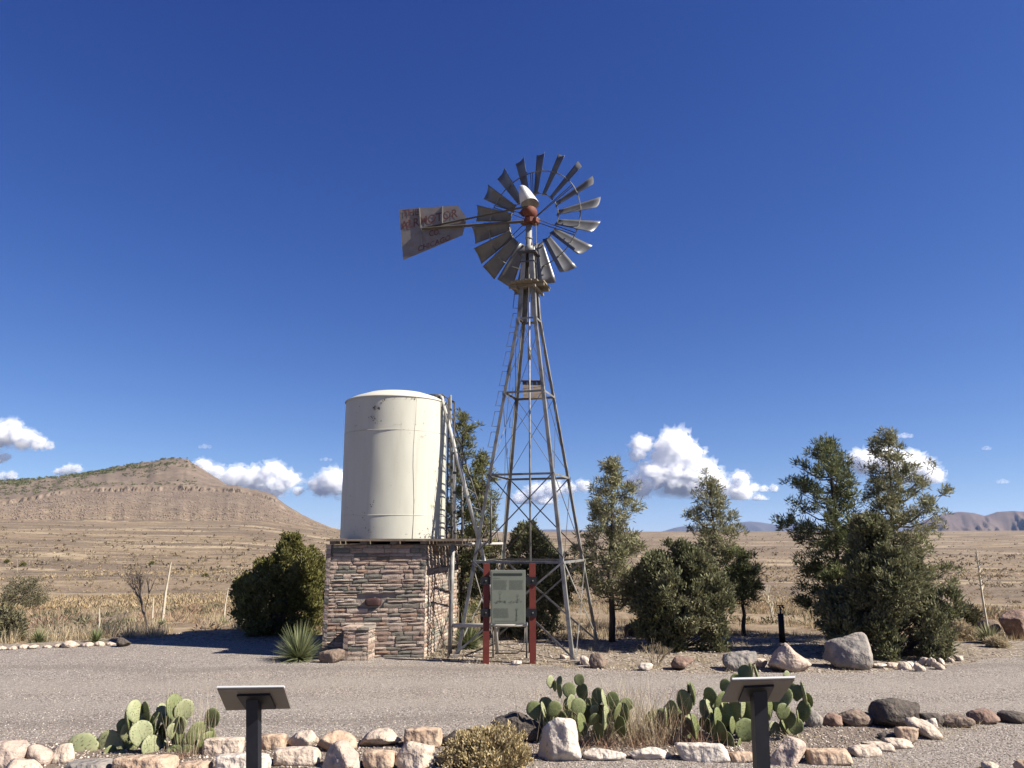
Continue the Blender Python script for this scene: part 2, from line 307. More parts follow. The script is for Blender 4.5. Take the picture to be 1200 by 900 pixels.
def terrain_z(X, Y):
    X = np.asarray(X, float); Y = np.asarray(Y, float)
    D = np.hypot(X, Y); cosa = np.clip(Y/np.maximum(D, 1e-6), .3, 1); fy = np.maximum(Y, 1e-3); px = np.where(Y > 0.05*np.abs(X), 600 + 918*X/np.maximum(fy, .05*np.abs(X)+1e-3), np.where(X > 0, 3000, -900))
    px = np.clip(px, -900, 3000)
    z = interp(D, D_TAB)
    P = np.stack([X, Y, 0*X], -1)
    amp = np.clip((D-17)/60, 0, 1)
    z = z + amp*(fbm(P/37, 3, 3)*.45 + fbm(P/190, 2, 9)*1.4*np.clip(D/600, 0, 1))
    # rise of the foot slope towards the mesa on the left
    lf = np.clip((520-px)/260, 0, 1); lf = lf*lf*(3-2*lf)
    foot = 1.7 + 640*cosa*slope_np(613)
    s = np.clip((D-230)/(640-230), 0, 1)
    zl = z*(1-s) + s*(foot + fbm(P/90, 3, 5)*1.2)
    # mesa
    rimz = 1.7 + 1040*cosa*slope_np(interp(px, RIM)); crz = 1.7 + 1260*cosa*slope_np(interp(px, CREST))
    base_m = foot
    rimz = np.maximum(rimz, base_m*.6); crz = np.maximum(crz, rimz)
    gul = fbm(np.stack([px/11, D/400, 0*D], -1), 3, 21)
    t1 = np.clip((D-640)/(1040-640), 0, 1)
    ch = np.clip((rimz-base_m)/40, 0, 1)*6.5                        # height of the rim cliff
    m = base_m + (rimz-ch-base_m)*(t1**1.55) + gul*1.1*np.sin(np.pi*np.clip(t1, 0, 1))
    Dq = D + 5*fbm(np.stack([px/1.5, 0*D, 0*D], -1), 3, 55)*(.9+.9*fbm(np.stack([px/24, 0*D, 0*D], -1), 2, 57))
    t2 = np.clip((Dq-1040)/4.0, 0, 1); m = np.where(Dq > 1040, rimz-ch+ch*t2*(.80+.35*fbm(np.stack([px/2.2, 0*D, 0*D], -1), 2, 31)), m)
    t3 = np.clip((D-1050)/210, 0, 1); m = np.where(D > 1050, rimz + (crz-rimz)*t3 + gul*1.2*np.sin(np.pi*t3), m)
    t4 = np.clip((D-1260)/700, 0, 1); m = np.where(D > 1260, crz*(1-t4)+20*t4, m)
    m = m + np.where(D > 640, fbm(P/14, 3, 41)*1.1*np.clip((D-640)/200, 0, 1), 0)
    zl = np.where(D > 640, m, zl)
    zz = z*(1-lf) + zl*lf
    return np.where(D < 14, 0, zz)
def tz(x, y): return float(terrain_z(np.array([x]), np.array([y]))[0])
def polar_grid(azs, ds, zf):
    A, Dd = np.meshgrid(azs, ds); X = Dd*np.sin(A); Y = Dd*np.cos(A); Z = zf(X, Y)
    V = np.stack([X, Y, Z], -1).reshape(-1, 3); na, nd = len(azs), len(ds)
    i = np.arange(nd-1)[:, None]*na + np.arange(na-1)[None]; F = np.stack([i, i+1, i+1+na, i+na], -1).reshape(-1, 4)
    return V, F
azs = np.radians(np.concatenate([np.arange(-180, -60, 6), np.arange(-60, -38, 1), np.arange(-38, -10, .09), np.arange(-10, 36, .35), np.arange(36, 60, 2), np.arange(60, 180.1, 6)]))
ds = np.concatenate([[.02, 3, 8, 12, 14], np.geomspace(16, 640, 90), np.linspace(650, 1026, 53), np.arange(1029, 1052, 1.6), np.linspace(1056, 1262, 34), np.geomspace(1300, 16000, 26)])
mg = mat('desert_ground', (.255, .185, .115), .95, [(.012, (.15, .105, .07), .44, .56, (.4, 1, 1)), (.04, (.42, .33, .21), .52, .62, (.25, 1, 1)), (.11, (.11, .08, .052), .51, .60, (.35, 1, 1)), (.35, (.15, .105, .068), .5, .66), (1.6, (.36, .29, .20), .52, .7), (9, (.13, .095, .062), .55, .75)], [(6, .8, .05), (.8, .5, .3)], coord='Position')
# rocky mesa slopes: colour follows height (rock talus below the rim, scrub grass above)
t = mg.node_tree; N = t.nodes; L = t.links; bs = N['Principled BSDF']; cur = bs.inputs['Base Color'].links[0].from_socket
ge = N.new('ShaderNodeNewGeometry'); sx = N.new('ShaderNodeSeparateXYZ'); L.new(ge.outputs['Position'], sx.inputs[0])
def mrange(src, a, b):
    m = N.new('ShaderNodeMapRange'); m.inputs[1].default_value = a; m.inputs[2].default_value = b; L.new(src, m.inputs[0]); return m.outputs[0]
def mixc(f, a, col):
    m = N.new('ShaderNodeMix'); m.data_type = 'RGBA'; L.new(f, m.inputs[0]); L.new(a, m.inputs[6]); m.inputs[7].default_value = (*col, 1) if not hasattr(col, 'links') else (0, 0, 0, 1)
    if hasattr(col, 'links'): L.new(col, m.inputs[7])
    return m.outputs[2]
def noise(sc, det=6, scale3=None):
    n = N.new('ShaderNodeTexNoise'); n.inputs['Scale'].default_value = sc; n.inputs['Detail'].default_value = det; n.inputs['Roughness'].default_value = .65
    s = ge.outputs['Position']
    if scale3:
        mp = N.new('ShaderNodeMapping'); mp.inputs['Scale'].default_value = scale3; L.new(s, mp.inputs[0]); s = mp.outputs[0]
    L.new(s, n.inputs['Vector']); return n.outputs[0]
rockc = N.new('ShaderNodeRGB'); rockc.outputs[0].default_value = (.118, .088, .066, 1); rc = rockc.outputs[0]
rc = mixc(mrange(noise(.035), .45, .62), rc, (.155, .118, .088)); rc = mixc(mrange(noise(.22), .56, .68), rc, (.22, .175, .135)); rc = mixc(mrange(noise(.3, 4), .58, .7), rc, (.085, .065, .05))
hz = N.new('ShaderNodeMath'); hz.operation = 'ADD'; L.new(sx.outputs[2], hz.inputs[0])
nn = N.new('ShaderNodeMath'); nn.operation = 'MULTIPLY'; nn.inputs[1].default_value = 26; L.new(noise(.03, 8), nn.inputs[0]); L.new(nn.outputs[0], hz.inputs[1])
cur = mixc(mrange(hz.outputs[0], 26, 62), cur, rc)
# steep cliff rock
nrm = N.new('ShaderNodeSeparateXYZ'); L.new(ge.outputs['Normal'], nrm.inputs[0])
cl = mrange(nrm.outputs[2], .80, .62)
cliffc = N.new('ShaderNodeRGB'); cliffc.outputs[0].default_value = (.185, .145, .112, 1)
cc = mixc(mrange(noise(.22, 4, (1, 1, .1)), .47, .54), cliffc.outputs[0], (.045, .035, .03))
cur = mixc(cl, cur, cc)
L.new(cur, bs.inputs['Base Color'])
MT['desert'] = mg
gv, gf = polar_grid(azs, ds, terrain_z)
struct('ground', (gv, gf), 'desert', smooth=True)

# far ranges
def ridge(name, tab, D, depth, m, seed, na=220):
    xs = np.linspace(tab[0][0], tab[-1][0], na); az = np.arctan((xs-600)/918)
    ts = np.linspace(0, 1, 28); top = EYE + D*slope_np(interp(xs, tab)) ; V = []
    for k, tt in enumerate(ts):
        d = D - depth + depth*1.6*tt; pr = np.clip(np.where(tt < .625, (tt/.625), (1-tt)/.375), 0, 1)
        X = d*np.tan(az); Y = d + 0*X
        g = np.abs(fbm(np.stack([xs/16 + 3*tt, 0*xs+tt*2.0, 0*xs+seed], -1), 4, seed))
        sh = pr**1.25
        z = -10 + (top+10)*sh - g*(top+10)*.42*np.sin(np.pi*min(1, pr*.98))*(1 if tt < .625 else .3)
        V.append(np.stack([X, Y, z], -1))
    V = np.array(V).reshape(-1, 3); i = np.arange(len(ts)-1)[:, None]*na + np.arange(na-1)[None]; F = np.stack([i, i+1, i+1+na, i+na], -1).reshape(-1, 4)
    struct(name, (V, F), m, smooth=True)
MT['hill'] = mat('brown_hill', (.115, .082, .070), .95, [(.004, (.15, .11, .085), .45, .65), (.02, (.08, .062, .055), .55, .75)], coord='Position')
MT['mount'] = mat('far_mountain', (.06, .055, .055), .95, [(.001, (.08, .07, .065), .45, .65)], coord='Position')
ridge('hills', [(1040, 629), (1070, 617), (1090, 607), (1110, 601), (1128, 599), (1145, 600.5), (1157, 604), (1172, 599), (1192, 598), (1215, 599), (1260, 604), (1330, 612), (1420, 628)], 5200, 1900, 'hill', 5)
ridge('mountains', [(560, 629), (640, 620), (690, 621), (740, 624), (775, 623), (792, 618), (803, 616), (815, 620), (835, 623), (852, 617), (866, 612), (880, 610.5), (895, 612), (915, 615.5), (935, 614), (970, 617), (1000, 613), (1060, 617), (1130, 622), (1300, 620), (1500, 629)], 13500, 2500, 'mount', 8, 300)

# road and bed sheets
def sheet(name, far, near, z, m, nx=160, wob=.07, seed=1, rows=14):
    """strip between two polylines of ground points, with an uneven edge"""
    xs0 = np.array([p[0] for p in far]); V = []
    X = np.linspace(xs0[0], xs0[-1], nx); yf = np.interp(X, xs0, [p[1] for p in far]); yn = np.interp(X, [p[0] for p in near], [p[1] for p in near])
    wf = fbm(np.stack([X*2.2, 0*X, 0*X], -1), 4, seed)*wob; wn = fbm(np.stack([X*2.2, 0*X+9, 0*X], -1), 4, seed+5)*wob
    for k in range(rows):
        t = k/(rows-1); V.append(np.stack([X, (yn+wn)*(1-t)+(yf+wf)*t, 0*X+z], -1))
    V = np.array(V).reshape(-1, 3); i = np.arange(rows-1)[:, None]*nx + np.arange(nx-1)[None]; F = np.stack([i, i+1, i+1+nx, i+nx], -1).reshape(-1, 4)
    return struct(name, (V, F), m)
def gp(*l): return [tuple(ground(x, y)[:2]) for x, y in l]
def pad(l, x, y=None): return l
ROAD_FAR = [(-40, 13.1), (-12, 12.9)] + gp((5, 758), (128, 757), (150, 752), (250, 751), (330, 753), (380, 762), (500, 774), (620, 781), (700, 786), (850, 789), (960, 789), (1030, 787), (1110, 782), (1150, 773), (1250, 768)) + [(12, 12.4), (40, 13)]
ROAD_NEAR = [(-40, -6), (40, -6)]
DIRT_FAR = [(-40, 13.2), (-7.6, 13.1), (-6.6, 13.9), (-3, 14.3), (-1.5, 14), (0, 13.7), (2.5, 13.9), (5, 13.9), (8, 13.4), (40, 14)]
sheet('dirt_verge', DIRT_FAR, [(-40, 11), (40, 9)], .004, 'dirt', wob=.25, seed=3)
sheet('gravel_road', ROAD_FAR, ROAD_NEAR, .008, 'gravel', nx=400, wob=.10, rows=20)
BED_FAR = gp((-200, 874), (0, 874), (240, 868), (340, 866), (520, 862), (620, 866), (750, 862), (940, 853), (1075, 852), (1110, 850))
BED_NEAR = gp((-200, 906), (0, 908), (240, 903), (420, 900), (520, 903), (630, 893), (760, 891), (900, 896), (1000, 886), (1080, 862), (1110, 852))
sheet('planting_bed', BED_FAR, BED_NEAR, .012, 'bed_soil', wob=.04, seed=12)

# ------------------------------------------------------------------ leaf clouds
def kites(C, Dr, ln, wd, rng, droop=0.0):
    """one kite-shaped leaf per row: base C, direction Dr, length ln, width wd"""
    n = len(C); ln = np.broadcast_to(ln, (n,))[:, None]; wd = np.broadcast_to(wd, (n,))[:, None]
    sd = unit(np.cross(Dr, rng.normal(size=(n, 3)))); mid = C + Dr*ln*.45; tip = C + Dr*ln; tip[:, 2] -= (droop*ln[:, 0])
    V = np.stack([C, mid+sd*wd/2, tip, mid-sd*wd/2], 1).reshape(-1, 3); F = np.arange(4*n).reshape(-1, 4); return V, F
def clumps(C, k, rad, ln, wd, rng, up=.3, out=None, flat=1.0):
    """k leaves round every centre of C, pointing out of the clump"""
    n = len(C); d = unit(rng.normal(size=(n, k, 3))); d[..., 2] += up; 
    if out is not None: d = d + out[:, None, :]
    d = unit(d); r = rad[:, None, None] if hasattr(rad, '__len__') else rad
    o = rng.normal(size=(n, k, 3))*.5*r; o[..., 2] *= flat
    P = (C[:, None, :] + o + d*r*.35).reshape(-1, 3)
    l = (ln*(rng.random(n*k)*.6+.7)); return kites(P, d.reshape(-1, 3), l, wd, rng)
def levels(lv, D, bx, z_cap=None):
    z = np.array([at(600, y, D).z for y, _, _ in lv]); sc = np.array([D/ray(600, y).y/900 for y, _, _ in lv])
    l = np.array([(bx-a) for _, a, _ in lv])*sc; r = np.array([(b-bx) for _, _, b in lv])*sc
    o = np.argsort(z); return z[o], l[o], r[o]
def ext(z, ca, Z, Lx, Rx):
    l = np.interp(z, Z, Lx); r = np.interp(z, Z, Rx); a = .5*(l+r); return np.where(ca > 0, a + (r-a)*ca, a + (l-a)*(-ca))

def pine(bx, by, top, lv, label, m='pine', seed=1, limbs=60, k=16, bare=None, dens=1.0, ln=.095, wd=.017, lean=0.0, trunk_r=.055, D=None):
    rng = np.random.default_rng(seed); g = ground(bx, by) if D is None else Vector((at(bx, by, D).x, D, 0))
    D = g.y; base = Vector((g.x, g.y, tz(g.x, g.y)-.02)); zt = at(top[0], top[1], D); zt.z -= .13; T = thing('pine_tree', base, label, 'tree', 'pine trees behind the windmill')
    Z, Lx, Rx = levels(lv, D, top[0]*.5+bx*.5)
    H = zt.z; mb = MB(); pts = []
    for i in range(9):
        t = i/8; pts.append(base.lerp(zt, t) + Vector((rng.normal()*.02, rng.normal()*.02, 0))*(1 if 0 < i < 8 else 0))
    rs = [trunk_r*(1-.93*(i/8)**.9)+.004 for i in range(9)]; mb.tube(pts, rs, 8); obj('trunk', mb, 'bark', T, True)
    def trunk(z):
        t = np.clip((z-base.z)/(H-base.z), 0, 1); return np.array(base.lerp(zt, float(t)))
    lb = MB(); C = []; O = []
    zmin = Z[0]
    for i in range(limbs):
        t = (i+rng.random())/limbs; z = zmin + (H-zmin)*(t**.92); a = i*2.399+rng.normal()*.5
        e = float(ext(z+.12, math.cos(a), Z, Lx, Rx))*rng.uniform(.62, 1.15)
        if e < .05: e = .06
        z0 = z - e*rng.uniform(.22, .5); z0 = max(z0, zmin-.15)
        p0 = trunk(z0); d = np.array([math.cos(a), math.sin(a), 0]); p3 = p0 + d*e; p3[2] = z + rng.normal()*.05
        p1 = p0 + (p3-p0)*.4 - np.array([0, 0, .04+.08*e]); p2 = p0 + (p3-p0)*.75 + rng.normal(size=3)*.03 - np.array([0, 0, .05*e])
        lb.tube([p0, p1, p2, p3], [.010+.010*e, .008+.006*e, .006, .003], 4, False)
        nt_ = int((3 + 10.5*e)*dens*(.9+.6*(1-t)))
        for q in range(nt_):
            s = 1 - (rng.random()**1.4)*.66; bp = p0 + (p3-p0)*s - np.array([0, 0, .05*e])*math.sin(3.1*s)
            sp = (.04 + .17*e*(1.2-s))
            c = bp + rng.normal(size=3)*np.array([sp, sp, sp*.42]); c[2] += abs(rng.normal())*.05
            C.append(c); O.append(d*.35 + np.array([0, 0, .35]))
            if q % 3 == 0: lb.tube([bp, c], [.004, .002], 3, False)
    for q in range(6): C.append(trunk(H - q*.04)); O.append(np.array([0, 0, .8]))
    C = np.array(C); O = np.array(O)
    obj('branches', lb, 'bark_grey', T)
    V, F = clumps(C, int(k*1.5), .050, ln*.92, wd, rng, .3, O); obj('crown', (V, F), m, T)
    return T

def juniper(bx, by, lv, label, m='juniper', seed=1, n=1100, k=30, D=None, fuzz=.055, ln=.06, wd=.026, group='junipers around the windmill', trunk=True):
    rng = np.random.default_rng(seed); g = ground(bx, by) if D is None else Vector((at(bx, by, D).x, D, 0)); D = g.y
    base = Vector((g.x, g.y, tz(g.x, g.y)-.02)); T = thing('juniper', base, label, 'tree', group)
    Z, Lx, Rx = levels(lv, D, bx); zlo, zhi = Z[0], Z[-1]
    # the crown is many upward pointing lobes set inside the outline, clumps on the skin of each lobe
    nl = 72; lz = zlo + (zhi-zlo)*rng.random(nl)**.9; lz[0] = zhi-.12; la = rng.random(nl)*2*np.pi; le = ext(lz, np.cos(la), Z, Lx, Rx)*np.where(np.arange(nl) < 6, .15, rng.uniform(.5, .92, nl))
    lr = np.clip(.25*ext(lz, np.cos(la), Z, Lx, Rx), .09, .24)*rng.uniform(.7, 1.25, nl); lh = lr*rng.uniform(1.1, 1.9, nl)
    w_ = lr**1.6; q = rng.choice(nl, n, p=w_/w_.sum()); dd = unit(rng.normal(size=(n, 3))); rr = rng.random(n)**.28
    taper = np.where(dd[:, 2] > 0, 1-.55*dd[:, 2]*rr, 1.0)
    C = np.stack([base.x+np.cos(la[q])*le[q]+dd[:, 0]*lr[q]*rr*taper, base.y+np.sin(la[q])*le[q]*.9+dd[:, 1]*lr[q]*rr*taper, lz[q]+dd[:, 2]*lh[q]*rr], -1)
    C[:, 2] = np.maximum(C[:, 2], zlo-.02+rng.random(n)*.08)
    a = np.arctan2(C[:, 1]-base.y, C[:, 0]-base.x)
    rad_ = np.hypot(C[:, 0]-base.x, C[:, 1]-base.y); mx = ext(C[:, 2], np.cos(a), Z, Lx, Rx)*1.06+.03; f_ = np.minimum(1, mx/np.maximum(rad_, 1e-3)); C[:, 0] = base.x+(C[:, 0]-base.x)*f_; C[:, 1] = base.y+(C[:, 1]-base.y)*f_
    C[:, 2] = np.minimum(C[:, 2], zhi+.02)
    O = dd*.6 + np.stack([np.cos(a)*.25, np.sin(a)*.25, 0*a+.75], -1)
    if trunk:
        mb = MB()
        for q in range(5):
            aa = q*1.3+seed; h = (zhi-zlo)*rng.uniform(.5, .8)
            mb.tube([base+Vector((math.cos(aa)*.05, math.sin(aa)*.05, -.03)), base+Vector((math.cos(aa)*.12, math.sin(aa)*.12, h*.4)), base+Vector((math.cos(aa)*.25, math.sin(aa)*.25, h))], [.045, .03, .01], 6)
        obj('trunk', mb, 'bark_grey', T, True)
    lb = MB()
    for q in range(0, len(C), 6):
        c = C[q]; p0 = np.array([base.x, base.y, max(base.z, c[2]-.5*(abs(c[0]-base.x)+.3))]); lb.tube([p0, p0*.4+c*.6+rng.normal(size=3)*.02, c], [.012, .007, .003], 3, False)
    obj('branches', lb, 'bark_grey', T)
    V, F = clumps(C, k, fuzz, ln, wd, rng, .35, O); obj('crown', (V, F), m, T)
    return T

# ------------------------------------------------------------------ clouds (thick lumps of scattering mist far beyond the hills)
def cloud_mat(name, dens):
    m = bpy.data.materials.new(name); m.use_nodes = True; t = m.node_tree; t.nodes.remove(t.nodes['Principled BSDF'])
    v = t.nodes.new('ShaderNodeVolumeScatter'); v.inputs['Density'].default_value = dens; v.inputs['Color'].default_value = (.965, .968, .975, 1); v.inputs['Anisotropy'].default_value = .15
    t.links.new(v.outputs[0], t.nodes['Material Output'].inputs['Volume']); return m
MT['cloud'] = cloud_mat('cloud', .010); MT['wisp'] = cloud_mat('cloud_wisp', .0035); MT['veil'] = cloud_mat('cloud_veil', .0019)
def cloud(bumps, label_mat='cloud', D=20000, seed=1, flat=None, sub=4, extra=9, veil=True):
    """overlapping billows round the given centres, with a thin veil of vapour about them"""
    rng = np.random.default_rng(seed); allb = []
    for (x, y, r) in bumps:
        c = at(x, y, D); rm = r*D/900/.985*.92; allb.append((np.array(c), rm)); dd = unit(rng.normal(size=(extra*2, 3)))
        for d in dd:
            d = d.copy(); d[2] = abs(d[2])*.9-.2; q = rng.uniform(.16, .46); allb.append((np.array(c)+d*rm*rng.uniform(.8, 1.02)*np.array([1.12, 1, .9]), rm*q))
    zf = at(600, flat, D).z if flat else None
    def build(grow, amp, k0, name, m, parent):
        V = []; F = []; n = 0
        for c, r in allb:
            if k0 and r < k0: continue
            v, f = ICO[4 if r > 7*D/900 else 3]
            disp = 1 + amp*(.5-np.abs(fbm(v*1.4+c/700, 3, seed))*1.1) + amp*.9*(.35-np.abs(fbm(v*3.4+c/700, 4, seed+9))) + amp*.35*fbm(v*9+c/500, 3, seed+3)
            p = v*disp[:, None]*r*grow; p[:, 0] *= 1.08; p[:, 2] *= .9; p = p + c
            if zf is not None: p[:, 2] = np.where(p[:, 2] < zf, zf - (zf-p[:, 2])*.16, p[:, 2])
            V.append(p); F.append(f+n); n += len(v)
        return obj(name, (np.concatenate(V), np.concatenate(F)), m, parent, True)
    o = build(1.0, .42, 0, 'cloud', label_mat, None); tag(o, kind='structure')
    if veil and label_mat == 'cloud': build(1.28, .6, 1.6*D/900, 'veil', 'veil', o)
    return o
cloud([(752, 521, 10), (747, 533, 8), (790, 521, 17), (804, 534, 16), (777, 535, 12), (770, 556, 18), (752, 568, 14), (798, 562, 22), (826, 562, 18), (818, 548, 14), (843, 572, 12), (868, 562, 9), (867, 577, 12), (890, 586, 7)], flat=585, seed=3)
cloud([(884, 571, 5), (895, 573, 4.5), (907, 572, 4.5)], flat=576, seed=4, extra=4)
cloud([(1012, 541, 14), (1035, 538, 15), (1060, 547, 18), (1080, 552, 15), (1093, 557, 10), (1000, 572, 8)], flat=566, seed=5)
cloud([(238, 545, 8), (252, 555, 10), (277, 560, 13), (300, 562, 14), (322, 553, 12), (338, 562, 11), (320, 570, 14), (350, 575, 6)], flat=582, seed=6)
cloud([(377, 570, 12), (392, 565, 15), (410, 572, 14), (384, 560, 8), (430, 575, 10)], flat=588, seed=7)
cloud([(-12, 512, 16), (8, 508, 14), (28, 514, 12), (45, 519, 8), (14, 498, 8), (58, 522, 5)], flat=529, seed=8)
cloud([(-4, 538, 8), (6, 536, 5)], flat=542, seed=9); cloud([(4, 558, 5), (14, 557, 5)], flat=562, seed=10)
cloud([(70, 553, 5), (80, 550, 6), (90, 549, 5)], flat=556, seed=11)
cloud([(612, 585, 9), (630, 578, 11), (648, 573, 10), (640, 588, 10), (668, 572, 7), (684, 569, 7)], flat=590, seed=12)
for q, (x, y, a, b) in enumerate([(240, 523, 8, 3.2), (382, 538, 8, 2.6), (1060, 510, 10, 4), (1156, 525, 5, 3), (1175, 564, 7, 3.4)]):
    cloud([(x-a*.7, y+.6, b*.7), (x, y, b), (x+a*.7, y+.5, b*.75)], 'wisp', seed=20+q, extra=5)
# ------------------------------------------------------------------ rocks
def rock(x0, x1, yt, yb, m, label, name='edging_stone', seed=1, kind='ang', depth=.8, group=None, taper=0.0, lean=0.0, base=None, sub=3, rotz=None, cat='rock', tilt=0.0):
    rng = np.random.default_rng(seed*13+5); yg = base or yb; g = ground((x0+x1)/2, yg)
    D = g.y; w = (x1-x0)*mpp(D, .1)*.96; h = at(600, yt, D+.02).z + .0; z0 = at(600, yb, D).z if base else 0
    h = max(h-z0, .03); bury = min(.05, .15*h); v, f = ICO[sub]
    d = v.copy(); r = np.ones(len(v))*1.0; npl = 14 if kind == 'ang' else (17 if kind == 'semi' else 5 if kind == 'slab' else 44)
    nn = unit(rng.normal(size=(npl, 3))); off = rng.uniform(.42, .72, npl) if kind == 'ang' else (rng.uniform(.56, .82, npl) if kind != 'round' else rng.uniform(.74, .96, npl))
    if kind == 'slab':
        nn = np.concatenate([nn, [[0, .1, 1], [-.1, -1, .15], [1, -.1, .1], [-1, -.1, 0]]]); nn = unit(nn); off = np.concatenate([rng.uniform(.62, .85, npl), [.45, .5, .72, .72]])
    q = 34.0; dots = np.maximum(d@nn.T, 1e-3); rr = off/dots; r = (1/( (1/rr**q).sum(1) + 1 ))**(1/q)
    p = d*r[:, None]
    p = p/np.array([(p[:, 0].max()-p[:, 0].min())/2, (p[:, 1].max()-p[:, 1].min())/2, (p[:, 2].max()-p[:, 2].min())/2])
    p = p - np.array([(p[:, 0].max()+p[:, 0].min())/2, 0, (p[:, 2].max()+p[:, 2].min())/2])
    if kind == 'slab': p = np.sign(p)*np.abs(p)**.85
    t = (p[:, 2]+1)/2; p[:, 0] = p[:, 0]*(1-taper*t) + lean*t; p[:, 0] = (p[:, 0]-p[:, 0].min())/(p[:, 0].max()-p[:, 0].min())*2-1
    dd = min(depth*w, .9) if w > .12 else w*.9
    dd = max(dd, .6*h)
    if kind == 'slab' : dd = min(dd, max(.22, h*1.3))
    P = p*np.array([w/2, dd/2, (h+bury)/2]); sz = min(w, h*1.6)
    amp = {'ang': .022, 'semi': .03, 'round': .045, 'slab': .022}[kind]*sz
    P = P + d*(fbm(P/sz*3+seed*7, 5, seed) - .8*np.abs(fbm(P/sz*6+seed*3, 3, seed+4)))[:, None]*amp
    P[:, 2] += (h+bury)/2 - bury + z0
    a = rng.uniform(-.15, .15) if rotz is None else rotz
    X = P[:, 0]*math.cos(a)-P[:, 1]*math.sin(a); Y = P[:, 0]*math.sin(a)+P[:, 1]*math.cos(a)
    P = np.stack([X+g.x*(D+dd*.35)/D, Y+D+dd*.35, P[:, 2]+tz(g.x, D)*(D > 14)], -1)
    o = obj(name, (P, f), m, None, kind == 'round', origin=(g.x, D+dd*.35, 0)); return tag(o, label, cat, group)
E = 'stones edging the planting bed'
